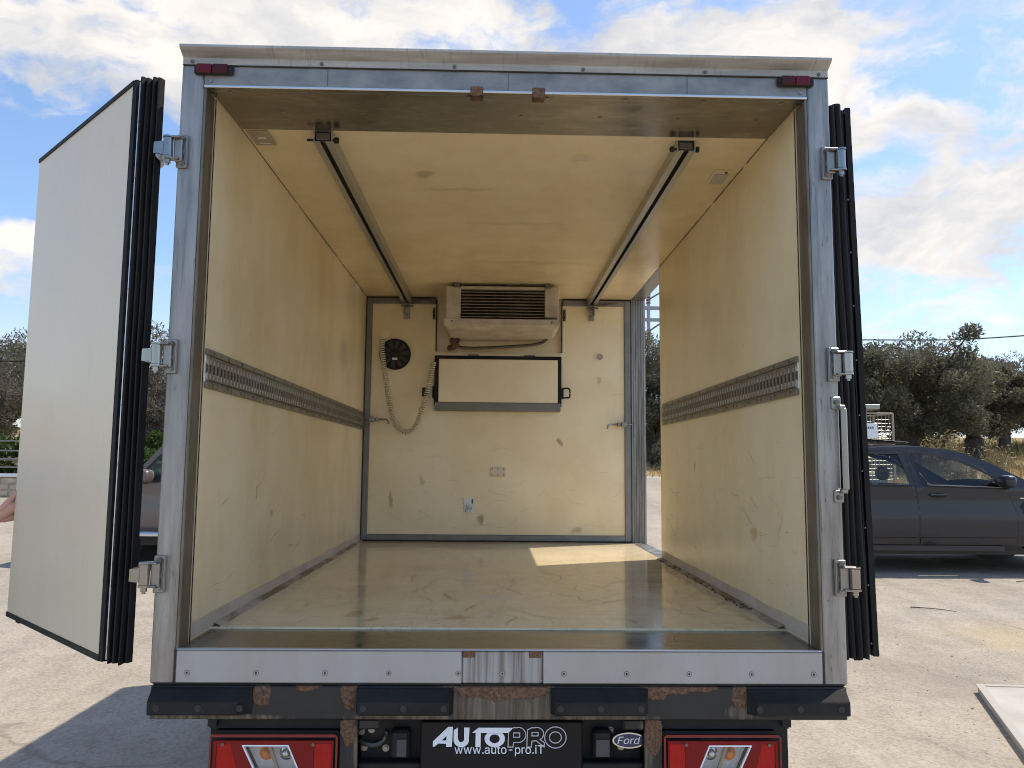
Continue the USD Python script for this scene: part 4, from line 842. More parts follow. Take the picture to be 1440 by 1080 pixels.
def make_car(t, S):
    top = np.array(S['top']); half = S['W']/2; Lc = S['L']; zs, zb = S['sill'], S['belt']
    spl = CubicSpline(np.arange(len(top)), top) if False else None
    tx, tzv = top[:, 0], top[:, 1]
    from scipy.interpolate import PchipInterpolator
    ztop = PchipInterpolator(tx, tzv)
    def yfun(x, z):
        x = np.asarray(x, float); z = np.asarray(z, float); q = np.clip(np.abs(x)/(Lc/2), 0, 1)
        w = half*(1-.16*q**5-.05*q**2)
        lo = np.clip((zb-z)/(zb-zs), 0, 1); body = w*(1-.055*lo**2.2 - .020*np.sin(lo*math.pi*2.0+.4)*np.where(lo > 0, 1, 0))
        hi = np.clip(z-zb, 0, None); gh_ = np.where(hi > 0, w*(1-.020*math.sin(.4)) - .012 - .36*hi - .10*hi**2, 0)
        k = np.clip(hi/.03, 0, 1)
        return np.where(hi > 0, (1-k)*body + k*gh_, body)
    xs = np.linspace(-Lc/2, Lc/2, 200)
    outline = Polygon([(x, float(ztop(x))) for x in xs] + [(x, zs + S['lift']*max(0, abs(x)/(Lc/2)-.72)) for x in xs[::-1]])
    arches = unary_union([Point(ax, S['wr']).buffer(S['wr']+.055, 24) for ax in S['axles']])
    arches = unary_union([arches, *[sbox(ax-S['wr']-.05, -.5, ax+S['wr']+.05, S['wr']*.9) for ax in S['axles']]])
    wins = [Polygon(w) for w in S['windows']]; allw = unary_union(wins)
    doors = [Polygon(d).intersection(outline).difference(arches) for d in S['doors']]
    body = outline.difference(unary_union([arches, allw] + [d.buffer(.003) for d in doors]))
    fr = lambda w: w.buffer(.022, join_style=2).difference(w)
    first = True; bp = None
    for o in (-1, 1):
        m = surf_tri(body, yfun, o)
        if first: bms = [m]; first = False
        else: bms.append(m)
    # top surface: bonnet, roof and tail, leaving glass for the screens
    def strip(x0, x1, n=40, inset=0., lift=0.):
        X_ = np.linspace(x0, x1, n); ny = 15; v = []
        for x in X_:
            zt_ = float(ztop(x)); w = float(yfun(x, zt_))-inset
            for k in np.linspace(-1, 1, ny): v.append((x, k*w, zt_+lift+S['crown']*(1-abs(k)**2.4)))
        f = []
        for i in range(n-1):
            for j in range(ny-1): a = i*ny+j; f += [[a, a+ny, a+ny+1], [a, a+ny+1, a+1]]
        m = trimesh.Trimesh(np.array(v), f, process=False)
        if m.face_normals[:, 2].mean() < 0: m.invert()
        return m
    (r0_, r1_), (w0, w1) = S['rear_glass'], S['screen']
    bms += [strip(-Lc/2, r0_), strip(r1_, w0), strip(w1, Lc/2)]
    for xe in (-Lc/2, Lc/2):
        zt_ = float(ztop(xe)); w = float(yfun(xe, zt_)); zl = zs+S['lift']*.28
        bms.append(trimesh.convex.convex_hull(np.array([(xe+dx, s*float(yfun(xe, z))*.999, z) for s in (-1, 1) for z in np.linspace(zl, zt_, 6) for dx in (0, -.01*np.sign(xe))]+[(xe, 0, zt_+S['crown']*.9)])))
    bp = obj('body', bms, S['paint'], t, smooth=35, local=True)
    obj('windscreen', strip(w0, w1, 14, .03), CARGLASS, t, smooth=True, local=True); obj('rear_window', strip(r0_, r1_, 14, .03), CARGLASS, t, smooth=True, local=True)
    for o in (-1, 1):
        for d, hnd in zip(doors, S['handles']):
            dm = obj('door', surf_tri(d.difference(allw.buffer(.0)), yfun, o), S['paint'], t, smooth=35, local=True)
            hx, hz = hnd; y = float(yfun(hx, hz))
            obj('handle', cat(bx(hx-.11, hx+.11, o*(y+.012), o*(y+.034), hz-.013, hz+.016, bev=.008), bx(hx-.10, hx-.07, o*(y-.01), o*(y+.02), hz-.01, hz+.012), bx(hx+.07, hx+.10, o*(y-.01), o*(y+.02), hz-.01, hz+.012)), S['paint'], dm, local=True)
            obj('handle_recess', surf_tri(affinity.scale(Point(hx, hz-.005).buffer(1, 16), .105, .034), lambda x, z: yfun(x, z)+.002, o), BLACKPL, dm, local=True)
            obj('lower_trim', surf_tri(d.intersection(sbox(-9, zs+.02, 9, zs+.11)).buffer(-.006), lambda x, z: yfun(x, z)+.010, o), S['trim'], dm, local=True)
        for w in wins:
            wm = obj('window', surf_tri(w.buffer(.004), lambda x, z: yfun(x, z)-.006, o), CARGLASS, t, smooth=True, local=True)
            obj('window_frame', surf_tri(fr(w), lambda x, z: yfun(x, z)+.003, o), BLACKPL, wm, local=True)
        mx, mz = S['mirror']; y = float(yfun(mx, mz))
        mm = trimesh.creation.icosphere(3, 1.); mv = mm.vertices; mv = np.sign(mv)*np.abs(mv)**.72
        mm.vertices = mv*[.075, .12, .082] + [mx-.02, o*(y+.16), mz+.02]
        mr = obj('mirror', mm, S['paint'], t, smooth=True, local=True)
        obj('mirror_arm', tube([(mx+.06, o*(y-.02), mz-.06), (mx+.02, o*(y+.10), mz-.045)], [.035, .028], 8), BLACKPL, mr, local=True)
        for ax in S['axles']:
            wy = o*(half-.14); R_ = S['wr']
            tyr = trimesh.creation.revolve([(R_*.64, -.11), (R_*.95, -.12), (R_, -.09), (R_, .09), (R_*.95, .12), (R_*.64, .11)], sections=48)
            tyr.apply_transform(trimesh.transformations.rotation_matrix(math.pi/2, [1, 0, 0])); tyr.apply_translation([ax, wy, R_]); 
            wt = obj('wheel', tyr, TYRE, t, local=True)
            sp = [cyl((ax, wy+o*.06, R_), (ax, wy+o*.09, R_), R_*.16, 20)]
            for k in range(5):
                a = k*1.2566+.3; ca, sa = math.cos(a), math.sin(a)
                q = trimesh.creation.box([R_*.58, .03, R_*.16]); q.apply_translation([R_*.35, 0, 0]); q.apply_transform(trimesh.transformations.rotation_matrix(-a, [0, 1, 0])); q.apply_translation([ax, wy+o*.075, R_]); sp.append(q)
            rim = trimesh.creation.annulus(R_*.58, R_*.655, .2, sections=40); rim.apply_transform(trimesh.transformations.rotation_matrix(math.pi/2, [1, 0, 0])); rim.apply_translation([ax, wy, R_]); sp.append(rim)
            obj('rim', sp, SATINALU, wt, local=True)
            obj('wheel_well', cat(cyl((ax, o*(half-.36), R_+.02), (ax, o*(half-.345), R_+.02), R_+.10, 24)), BLACKGAP, t, local=True)
    zt0 = lambda x: float(ztop(x))
    floor = [bx(-Lc/2+.2, Lc/2-.3, -half+.34, half-.34, zs-.13, zs+.10), bx(S['axles'][0]+.48, S['axles'][1]-.48, -half+.13, half-.13, zs-.11, zs-.031), bx(-Lc/2+.95+.0, Lc/2-1.35, -half+.10, half-.10, zs-.03, zs+.03)]
    obj('underbody', floor, BLACKGAP, t, local=True)
    seats = []
    for sx, wdt in ((S['seat'], .5), (S['seat']-.9, .5)):
        for sy in (-.36, .36):
            st_ = obj('seat', cat(bx(sx-.25, sx+.25, sy-.25, sy+.25, zs+.12, zs+.38, bev=.05), bx(sx-.42, sx-.24, sy-.24, sy+.24, zs+.30, zb+.02, bev=.06)), INTERIOR, t, local=True)
            obj('headrest', bx(sx-.46, sx-.34, sy-.13, sy+.13, zb+.06, zb+.24, bev=.05), INTERIOR, st_, local=True)
    obj('dashboard', bx(S['seat']+.68, S['seat']+1.2, -half+.16, half-.16, zb-.35, zb-.02, bev=.06), INTERIOR, t, local=True)
    sw = trimesh.creation.torus(.185, .016, 32, 10); sw.apply_transform(trimesh.transformations.rotation_matrix(math.radians(65), [0, 1, 0])); sw.apply_translation([S['seat']+.48, .36, zb+.02])
    obj('steering_wheel', cat(sw, cyl((S['seat']+.48, .36, zb+.02), (S['seat']+.75, .36, zb-.10), .05, 12)), BLACKPL, t, local=True)
    return bp, ztop, yfun
grey = dict(L=4.92, W=2.0, sill=.30, lift=.25, belt=1.12, wr=.37, crown=.035, paint=PAINT_GREY, trim=PAINT_GREY,
    top=[(-2.46, 1.02), (-2.3, 1.12), (-1.9, 1.22), (-1.3, 1.47), (-.6, 1.62), (.0, 1.655), (.45, 1.615), (.85, 1.47), (1.22, 1.25), (1.42, 1.145), (1.7, 1.10), (2.1, 1.03), (2.34, .93), (2.46, .78)],
    rear_glass=(-1.85, -1.05), screen=(.62, 1.36), axles=(-1.48, 1.50),
    windows=[[(-.60, 1.13), (.0-.10, 1.13), (-.16, 1.55), (-.62, 1.535), (-1.1, 1.39), (-1.0, 1.2)], [(.08, 1.13), (1.02, 1.105), (.86, 1.27), (.52, 1.46), (.18, 1.545), (-.02, 1.56), (.02, 1.4)]],
    doors=[[(.0, .34), (1.14, .34), (1.15, .75), (1.06, 1.0), (.98, 1.135), (.80, 1.36), (.5, 1.535), (.0, 1.625), (-.07, 1.6), (-.03, 1.1), (.0, .8)], [(-1.0, .5), (-.9, .34), (-.015, .34), (-.015, .8), (-.045, 1.1), (-.085, 1.6), (-.6, 1.585), (-1.22, 1.43), (-1.2, 1.1), (-1.1, .8)]],
    handles=[(.22, 1.0), (-.82, 1.02)], mirror=(.98, 1.17), seat=.25)
CX, CYd = 5.33, 8.35
XS = 1.09
for k in ('top', 'windows', 'doors', 'handles'):
    grey[k] = [(p[0]*XS, p[1]) if np.ndim(p) == 1 else [(q[0]*XS, q[1]) for q in p] for p in grey[k]]
ZS = .935
for k in ('top', 'windows', 'doors', 'handles'):
    grey[k] = [(p[0], p[1]*ZS) if np.ndim(p) == 1 else [(q[0], q[1]*ZS) for q in p] for p in grey[k]]
for k in ('belt',): grey[k] *= ZS
grey['axles'] = (-1.48, 1.80)
for k in ('rear_glass', 'screen', 'axles'): grey[k] = tuple(v*XS for v in grey[k])
grey['mirror'] = (.98*XS, 1.17*ZS); grey['L'] *= XS
car = thing('dark_grey_car', 'dark grey metallic coupe-like car with its sunroof tilted, parked beside the olive trees', 'car', (CX, CYd, float(gz(CYd))+.02))
body, zt_f, y_f = make_car(car, grey)
obj('sunroof', cat(bx(-.40, .20, -.42, .42, 1.60, 1.615, bev=.004).apply_transform(trimesh.transformations.rotation_matrix(math.radians(4.5), [0, 1, 0], [.2, 0, 1.60]))), GLOSSBLK, car, local=True)
for k in range(4):
    obj('vent_slat', surf_tri(Polygon([(1.47-.035*k-.04, .52+.075*k), (1.47-.035*k, .58+.075*k), (1.44-.03*k, .64+.075*k), (1.38-.03*k, .58+.075*k)]), lambda x, z: y_f(x, z)+.004, -1), BLACKPL, car, local=True)
obj('fender_badge', surf_tri(sbox(1.30, .895, 1.38, .908), lambda x, z: y_f(x, z)+.004, -1), CHROME, car, local=True)
for o in (-1, 1): obj('side_skirt', surf_tri(sbox(-1.0, .24, 1.08, .305), lambda x, z: y_f(x, .31)+.012, o), PAINT_GREY, car, local=True)
beige = dict(L=4.75, W=1.86, sill=.36, lift=.2, belt=1.04, wr=.36, crown=.04, paint=PAINT_BEIGE, trim=PAINT_BEIGE,
    top=[(-2.37, 1.0), (-2.33, 1.25), (-2.15, 1.53), (-1.7, 1.63), (-.6, 1.67), (.35, 1.66), (.66, 1.61), (.97, 1.27), (1.12, 1.08), (1.3, 1.03), (1.8, .99), (2.1, .92), (2.32, .78), (2.37, .66)],
    rear_glass=(-2.32, -2.17), screen=(.60, 1.10), axles=(-1.32, 1.45),
    windows=[[(-.75, 1.06), (-.12, 1.06), (-.12, 1.54), (-.70, 1.53), (-.95, 1.27)], [(.0, 1.06), (.97, 1.06), (.92, 1.19), (.73, 1.43), (.56, 1.54), (.0, 1.555)]],
    doors=[[(-.04, .40), (1.04, .40), (1.08, .74), (1.04, 1.0), (.97, 1.14), (.77, 1.44), (.55, 1.59), (-.05, 1.615), (-.06, 1.02)], [(-.95, .5), (-.85, .40), (-.055, .40), (-.075, 1.02), (-.065, 1.615), (-.75, 1.61), (-1.05, 1.30), (-1.05, .84)]],
    handles=[(.12, .93), (-.85, .93)], mirror=(.86, 1.10), seat=.15)
car2 = thing('beige_car', 'beige brown tall car with silver roof rails and side step, parked left behind the truck', 'car', (-3.50, 8.5, float(gz(8.5))-.02), 180)
make_car(car2, beige)
for o in (-1, 1):
    obj('roof_rail', tube(spline([(.64, o*.62, 1.65), (.54, o*.625, 1.70), (-.3, o*.63, 1.73), (-1.5, o*.63, 1.715), (-1.75, o*.62, 1.65)], 24), .018, 8), SATINALU, car2, local=True)
    obj('rail_foot', bx(.38, .48, o*.60, o*.645, 1.64, 1.70, bev=.005), BLACKPL, car2, local=True)
    obj('side_step', tube([(-.95, o*.97, .40), (1.0, o*.97, .40)], .035, 10), CHROME, car2, local=True)
for k in (-1.1, -.2): obj('roof_bar', bx(k-.03, k+.03, -.6, .6, 1.733, 1.76, bev=.008), SATINALU, car2, local=True)

# ------------------------------------------------------------------ trees
def leaves(C, R, n, ln, wd, r, shade=None):
    """n leaf-sized quads round the cluster centres C with radii R."""
    idx = r.integers(0, len(C), n); d = r.normal(0, 1, (n, 3)); d /= np.linalg.norm(d, axis=1, keepdims=True)
    p = C[idx] + d*(R[idx]*r.uniform(.15, 1., n)**.6)[:, None]*[1, 1, .8]
    a = d*.7 + r.normal(0, .6, (n, 3)); a[:, 2] += .15; a /= np.linalg.norm(a, axis=1, keepdims=True)
    b = np.cross(a, r.normal(0, 1, (n, 3))); b /= np.linalg.norm(b, axis=1, keepdims=True)
    s = r.uniform(.6, 1.35, n)[:, None]
    v = np.stack([p-b*wd*s*.5, p+a*ln*s*.5+0*b, p+b*wd*s*.5, p-a*ln*s*.5], 1).reshape(-1, 3)
    k = np.arange(n)*4
    return trimesh.Trimesh(v, np.vstack([np.stack([k, k+1, k+2], 1), np.stack([k, k+2, k+3], 1)]), process=False)
def tree_parts(seed, H, spread, trunk_r, trunk_h, nlimb, ncl, nleaf, ln=.15, wd=.05, clr=.42, bare=0):
    r = np.random.default_rng(seed); tubes = []; C = []
    lean = r.normal(0, .10, 2)
    base = spline([(0, 0, -.15), (lean[0]*.4, lean[1]*.4, trunk_h*.5), (lean[0], lean[1], trunk_h)], 8)
    tubes.append(tube(base, np.linspace(trunk_r*1.35, trunk_r*.85, 8)*(1+.12*r.normal(0, 1, 8)), 9))
    for i in range(nlimb):
        a = 2*math.pi*(i+r.uniform(-.3, .3))/nlimb; e = np.array([math.cos(a)*spread*r.uniform(.4, .75), math.sin(a)*spread*r.uniform(.4, .75), trunk_h+(H-trunk_h)*r.uniform(.35, .8)])
        p0 = base[-1]-[0, 0, .1]; mid = p0*.5+e*.5+[r.normal(0, .15), r.normal(0, .15), .12]
        L_ = spline([p0, mid, e], 9); tubes.append(tube(L_, np.linspace(trunk_r*.5, trunk_r*.13, 9), 6))
        for j in range(4):
            q = L_[r.integers(3, 9)]; dd = r.normal(0, 1, 3); dd[2] = abs(dd[2])*.8; dd /= np.linalg.norm(dd); e2 = q+dd*spread*r.uniform(.3, .55)
            S_ = spline([q, (q+e2)/2+r.normal(0, .08, 3), e2], 6); tubes.append(tube(S_, np.linspace(trunk_r*.16, trunk_r*.04, 6), 4)); C += [S_[-1], S_[3]]
            for _ in range(bare):
                q2 = S_[r.integers(2, 6)]; e3 = q2+(dd+r.normal(0, .7, 3))*spread*.25; tubes.append(tube([q2, (q2+e3)/2+r.normal(0, .04, 3), e3], [trunk_r*.035, trunk_r*.025, .004], 3))
    C = np.array(C)
    n2 = max(0, ncl-len(C)); d = r.normal(0, 1, (n2, 3)); d /= np.linalg.norm(d, axis=1, keepdims=True); rad = r.uniform(.55, 1., n2)**.5
    zc_ = trunk_h*.75+(H-trunk_h*.75)*.52
    E = np.stack([d[:, 0]*spread*rad, d[:, 1]*spread*rad, zc_+d[:, 2]*(H-trunk_h*.75)*.5*rad], 1)
    C = np.vstack([C, E]); R = r.uniform(.55, 1.25, len(C))*clr
    return cat(*tubes), leaves(C, R, nleaf, ln, wd, r)
TG = 'olive trees on the field behind the paving'
def tree(name, label, x, y, seed, m, *a, group=None, **k):
    t = thing(name, label, 'tree', (x, y, float(gz(y))), 0, group)
    tk, cr_ = tree_parts(seed, *a, **k)
    obj('trunk', tk, BARK, t, local=True); obj('crown', cr_, m, t, smooth=False, local=True)
    return t
# pixel -> x at depth helper values were worked out beforehand
ot = tree('olive_tree', 'tall dense olive tree, highest of those behind the dark grey car', 14.9, 25.5, 101, OLIVE, 4.5, 2.9, .33, .8, 7, 130, 46000, clr=.55)
tree('olive_tree', 'olive tree with a dark forked trunk standing right of the dark grey car roof', 18.1, 26.8, 102, OLIVE, 4.0, 2.0, .30, 1.1, 6, 80, 26000, clr=.46)
tree('olive_tree', 'thinner grey olive tree at the right edge of the photo', 21.9, 31.0, 103, OLIVE2, 3.9, 2.5, .24, .9, 7, 100, 32000, ln=.12, wd=.035, clr=.55, bare=3)
tree('olive_tree', 'dark low olive crown beside the wire cage', 12.4, 27.5, 105, OLIVE, 4.1, 2.4, .25, .5, 6, 100, 28000, clr=.6)
tree('olive_tree', 'second grey olive tree behind the one at the right edge', 24.6, 33.0, 104, OLIVE2, 4.2, 2.6, .24, .9, 7, 100, 32000, ln=.12, wd=.035, clr=.55, bare=3)
tree('olive_tree', 'far olive tree seen between two nearer trunks', 21.5, 39.5, 108, OLIVE, 4.0, 3.0, .25, .6, 6, 90, 20000, ln=.2, wd=.07, clr=.7)
tree('olive_tree', 'far olive tree at the back of the grove behind the tall one', 17.2, 38.0, 109, OLIVE, 4.0, 3.2, .25, .6, 6, 90, 20000, ln=.2, wd=.07, clr=.8)
tree('olive_tree', 'dark olive tree seen through the open side door of the truck', 5.95, 27.0, 106, OLIVE, 4.6, 2.0, .3, .5, 6, 110, 32000, clr=.6)
tree('bare_tree', 'half bare brown tree left of the truck behind the beige car', -10.3, 20.5, 107, OLIVE2, 4.3, 2.0, .16, .8, 8, 120, 42000, ln=.10, wd=.035, clr=.5, bare=5)
tree('bare_tree', 'half bare grey tree at the left edge above a green bush', -15.6, 21.0, 117, OLIVE2, 4.6, 1.9, .16, .9, 8, 80, 16000, ln=.09, wd=.03, clr=.42, bare=8)
def bush(label, x, y, seed, H, spread, n, m=GREENL):
    r = np.random.default_rng(seed); t = thing('green_bush', label, 'bush', (x, y, float(gz(y))))
    d = r.normal(0, 1, (40, 3)); d[:, 2] = abs(d[:, 2]); d /= np.linalg.norm(d, axis=1, keepdims=True)
    C = d*[spread, spread, H*.8]*r.uniform(.3, .95, 40)[:, None]+[0, 0, .2]
    obj('stems', cat(*[tube([(0, 0, -.1), c*.5+r.normal(0, .05, 3), c], [.03, .018, .006], 4) for c in C[:18]]), BARK, t, local=True)
    obj('foliage', leaves(C, r.uniform(.2, .45, 40), n, .12, .06, r), m, t, smooth=False, local=True)
bush('bright green bush below the half bare tree behind the beige car', -9.7, 18.8, 201, 2.1, 1.3, 13000)
bush('bright green bush behind the wire fence at the left edge', -14.2, 19.0, 202, 2.7, 1.4, 16000)
bush('green hedge-like bush far left beyond the wire fence', -17.2, 22.5, 204, 3.0, 2.2, 16000)
bush('green bush behind the open left door above the beige car bonnet', -12.3, 20.5, 205, 2.6, 1.6, 14000)
bush('dull green bush behind the truck beside the half bare brown tree', -8.2, 21.5, 206, 2.3, 1.7, 14000)
tree('olive_tree', 'dark olive tree behind the left door and half bare trees', -13.5, 26.5, 118, OLIVE, 3.9, 2.6, .25, .6, 6, 90, 26000, clr=.6)
tree('olive_tree', 'olive tree far left beyond the fence and green bushes', -18.8, 27.5, 119, OLIVE, 3.9, 2.8, .25, .6, 6, 90, 26000, clr=.6)
bush('dark scrubby bush at the foot of the tree seen through the side door', 6.0, 24.6, 203, .9, .7, 3500, OLIVE)

# ------------------------------------------------------------------ field grass and wild oats
def grass(n, xr, yr, hr, seed, wmax=.012):
    r = np.random.default_rng(seed); x, y = r.uniform(*xr, n), r.uniform(*yr, n); z = gz(y)+.0
    h = r.uniform(*hr, n)*(.5+meshkit.noise(np.stack([x*.6, y*.6, 0*x], 1), 3)); a = r.uniform(0, 6.28, n); ln_ = r.normal(0, .3, (n, 2))*h[:, None]
    w = r.uniform(.004, wmax, n)
    p = np.stack([x, y, z], 1); s = np.stack([np.cos(a)*w, np.sin(a)*w, 0*a], 1); m_ = p+np.stack([ln_[:, 0]*.35, ln_[:, 1]*.35, h*.6], 1); tip = p+np.stack([ln_[:, 0], ln_[:, 1], h], 1)
    v = np.stack([p-s, p+s, m_+s*.7, m_-s*.7, tip], 1).reshape(-1, 3); k = np.arange(n)*5
    return trimesh.Trimesh(v, np.vstack([np.stack([k, k+1, k+2], 1), np.stack([k, k+2, k+3], 1), np.stack([k+3, k+2, k+4], 1)]), process=False)
obj('dry_grass', cat(grass(22000, (8, 30), (22.5, 36), (.10, .38), 31, .02), grass(16000, (7, 22), (11.4, 22.6), (.08, .34), 36, .016), grass(5000, (2, 10), (22.6, 34), (.10, .4), 32, .02), grass(4000, (-22, -6), (17.6, 24), (.1, .45), 33, .02)), STRAW, smooth=False, label='dry yellow grass covering the field under the olive trees', cat='grass', kind='stuff')
obj('green_grass', cat(grass(7000, (10, 32), (27, 40), (.15, .5), 34, .02), grass(1500, (3, 9), (26, 33), (.2, .5), 35, .02)), GRASSG, smooth=False, label='greener taller grass in the shade between the trunks', cat='grass', kind='stuff')
def oats(label, x, y, seed, n, H, spread):
    r = np.random.default_rng(seed); t = thing('wild_oat_clump', label, 'plant', (x, y, float(gz(y))))
    st_, sp_ = [], []
    for i in range(n):
        a = r.uniform(0, 6.28); rr_ = r.uniform(0, .15); dx, dy = r.normal(-.12, .35, 1)[0]*spread, r.normal(0, .3)*spread; h = H*r.uniform(.55, 1.)
        q = spline([(math.cos(a)*rr_, math.sin(a)*rr_, 0), (math.cos(a)*rr_+dx*.3, math.sin(a)*rr_+dy*.3, h*.6), (dx, dy, h)], 8); st_.append(tube(q, np.linspace(.006, .003, 8), 3))
        for k in range(12):
            b = q[r.integers(4, 8)]+r.normal(0, .05, 3); dd = r.normal(0, 1, 3)+[0, 0, -.3]; dd /= np.linalg.norm(dd)
            sp_.append(tube([b, b+dd*.03, b+dd*.07], [.003, .010, .002], 3, cap=False))
    obj('stems', st_, STRAW, t, smooth=False, local=True); obj('seed_heads', sp_, STRAW, t, smooth=False, local=True)
oats('pale dry wild oats rising above the roof end of the dark grey car', 9.2, 13.0, 41, 46, 1.85, .5)
oats('pale dry wild oats above the bonnet of the dark grey car', 10.4, 13.6, 42, 32, 1.6, .6)
oats('low dry wild oats behind the windscreen of the dark grey car', 9.9, 13.8, 43, 26, 1.2, .6)

# ------------------------------------------------------------------ wire cage beside the trees, pole and lines, fence and wall on the left
cg = thing('wire_cage', 'tall galvanised wire mesh cage with a white notice behind the dark grey car', 'cage', (7.42, 13.5, float(gz(13.5))))
cw = .55
obj('frame', cat(*[tube([(sx*cw, sy*.4, 0), (sx*cw, sy*.4, 2.2)], .022, 6) for sx in (-1, 1) for sy in (-1, 1)], *[tube([(-cw, sy*.4, z), (cw, sy*.4, z)], .018, 6) for sy in (-1, 1) for z in (.12, 2.2)], *[tube([(sx*cw, -.4, z), (sx*cw, .4, z)], .018, 6) for sx in (-1, 1) for z in (.12, 2.2)]), simple('rusty_galvanised', (.34, .27, .21), .5, .5), cg, local=True)
obj('wire_mesh', cat(*[tube([(x, sy*.4, .12), (x, sy*.4, 2.2)], .005, 4, cap=False) for x in np.arange(-.5, .51, .075) for sy in (-1, 1)], *[tube([(-cw, sy*.4, z), (cw, sy*.4, z)], .005, 4, cap=False) for z in np.arange(.2, 2.2, .075) for sy in (-1, 1)]), ZINC, cg, local=True)
obj('lid', bx(-cw+.05, cw-.24, -.38, .38, 2.28, 2.38, bev=.01), ZINC, cg, local=True)
obj('lid_post', cat(*[tube([(x, 0, 2.2), (x, 0, 2.28)], .02, 6) for x in (-.4, .2)]), ZINC, cg, local=True)
nt = obj('notice', bx(-.25, .22, -.43, -.42, 1.70, 2.0), STICKER, cg, local=True)
obj('notice_print', cat(*[bx(-.2+.045*k, -.175+.045*k, -.433, -.431, 1.88, 1.93) for k in range(8)]), PRINT, nt, local=True)
obj('load', bx(-.45, .45, -.33, .33, .15, 1.0, bev=.02), simple('dark_load', (.16, .16, .16), .7), cg, local=True)

pol = thing('power_pole', 'grey steel pole with cross arms seen through the open side door', 'pole', (6.43, 30., float(gz(30.))))
px_ = 0
obj('mast', tube([(0, 0, 0), (0, 0, 7.4)], [.09, .07], 10), ZINC, pol, local=True)
obj('cross_arm', cat(bx(-.9, .9, -.06, .06, 5.93, 6.07), bx(-.9, .9, -.06, .06, 5.43, 5.56)), ZINC, pol, local=True)
obj('brace', cat(tube([(0, -.08, 6.35), (.75, -.08, 6.8)], .035, 5), tube([(0, -.08, 6.35), (-.75, -.08, 6.8)], .035, 5), tube([(0, -.08, 5.0), (.6, -.08, 5.42)], .035, 5)), ZINC, pol, local=True)
obj('insulator', cat(*[tube([(0, 0, 6.3+.12*k), (0, 0, 6.36+.12*k)], .10, 8) for k in range(-1, 4)]), simple('brown_insulator', (.14, .07, .05), .3), pol, local=True)
def line(label, pts, rad):
    t = obj('power_line', tube(spline(pts, 60), rad, 5), BLACKPL, label=label, cat='power line')
line('thick dark power line sagging over the olive trees at the right', [(8.0, 27.0, 6.25), (16.2, 27.0, 6.37), (20.3, 27., 6.59), (32, 27., 7.6)], .028)
line('upper of two thin wires crossing between the right olive crowns', [(12., 37.0, 6.7), (25.6, 37.0, 6.65), (40, 37., 6.7)], .012)
line('lower of two thin wires crossing between the right olive crowns', [(12., 37.0, 6.4), (25.6, 37.0, 6.28), (40, 37., 6.25)], .012)
line('thin wire crossing the sky at the left edge above the bare tree', [(-30, 21, 4.3), (-14.3, 21., 4.38), (-4, 21, 4.5)], .016)

fy = 17.2; f0 = float(gz(fy))
wl = thing('stone_wall', 'low rubble wall with white coping at the left edge', 'wall', (-14.5, fy, f0))
r = np.random.default_rng(77)
zrow = .0
for row in range(3):
    x = -4.0+r.uniform(0, .2)
    while x < 5.5:
        w = r.uniform(.22, .48)
        if row < 3 and abs(x) < 6:
            st_ = bx(x, x+w-.015, -.15-r.uniform(0, .02), .12, .0+row*.155, .145+row*.155, bev=.02)
            obj('stone', st_, STONE, wl, smooth=False, local=True)
        x += w
obj('core', bx(-4.2, 5.6, -.13, .13, -.1, .46), STONE, wl, local=True)
obj('coping', bx(-4.2, 5.6, -.19, .17, .465, .545, bev=.01), COPING, wl, local=True)
fn = thing('wire_fence', 'metal rail fence on the low rubble wall at the left edge', 'fence', (-14.5, fy, f0+.545))
for z in (.16, .36, .56, .80): obj('rail', tube([(-4.2, 0, z), (5.6, 0, z)], .018, 5), ZINC, fn, local=True)
for x in (-3.2, -1.0, 1.2, 3.4, 5.55): obj('post', tube([(x, 0, 0), (x, 0, .85)], .025, 6), ZINC, fn, local=True)

# ------------------------------------------------------------------ concrete slab at the lower right, twigs and pebbles
sl = Polygon([(3.193, 2.808), (6.5, 2.455), (6.2, -1.5), (1.42, -1.5)])
slm = poly3(sl, .05, ([1, 0, 0], [0, 1, 0], [0, 0, 1], [0, 0, 0]))
obj('pavement_slab', slm, CONC, smooth=False, kind='structure')
obj('pavement_edge', poly3(sl.buffer(.012).difference(sl.buffer(-.035)), .006, ([1, 0, 0], [0, 1, 0], [0, 0, 1], [0, 0, .0485])), simple('slab_edge_concrete', (.36, .335, .29), .85), smooth=False, kind='structure')
r = np.random.default_rng(9); pb = []
for _ in range(380):
    x, y = (r.normal(3.3, .7), r.normal(2.6, .9)) if r.random() < .6 else (r.uniform(-6, 9), r.uniform(1.2, 9))
    s = abs(r.normal(0, .004))+.003; b = trimesh.creation.icosphere(0, s); b.vertices = b.vertices*[1, r.uniform(.6, 1), r.uniform(.4, .8)]; b.apply_translation([x, y, float(gz(y))+s*.2]); pb.append(b)
obj('pebbles', pb, STONE, smooth=False, label='scattered small pebbles and grit on the pale paving', cat='pebbles', kind='stuff')
for (x, y, a, L_, lb) in ((4.15, 5.45, -.5, .40, 'longest dark twig lying on the paving below the dark grey car'), (5.1, 3.55, -.6, .14, 'short twig on the yellowish patch of paving'), (6.2, 6.9, .1, .3, 'twig on the paving at the right edge'), (3.5, 2.55, .3, .10, 'short brown twig near the slab corner')):
    p = spline([(x, y, .008), (x+math.cos(a)*L_*.5, y+math.sin(a)*L_*.5+.01, .014), (x+math.cos(a)*L_, y+math.sin(a)*L_, .008)], 8); p[:, 2] += gz(p[:, 1])
    obj('twig', tube(p, np.linspace(.006, .003, 8), 5), BARK, label=lb, cat='twig')

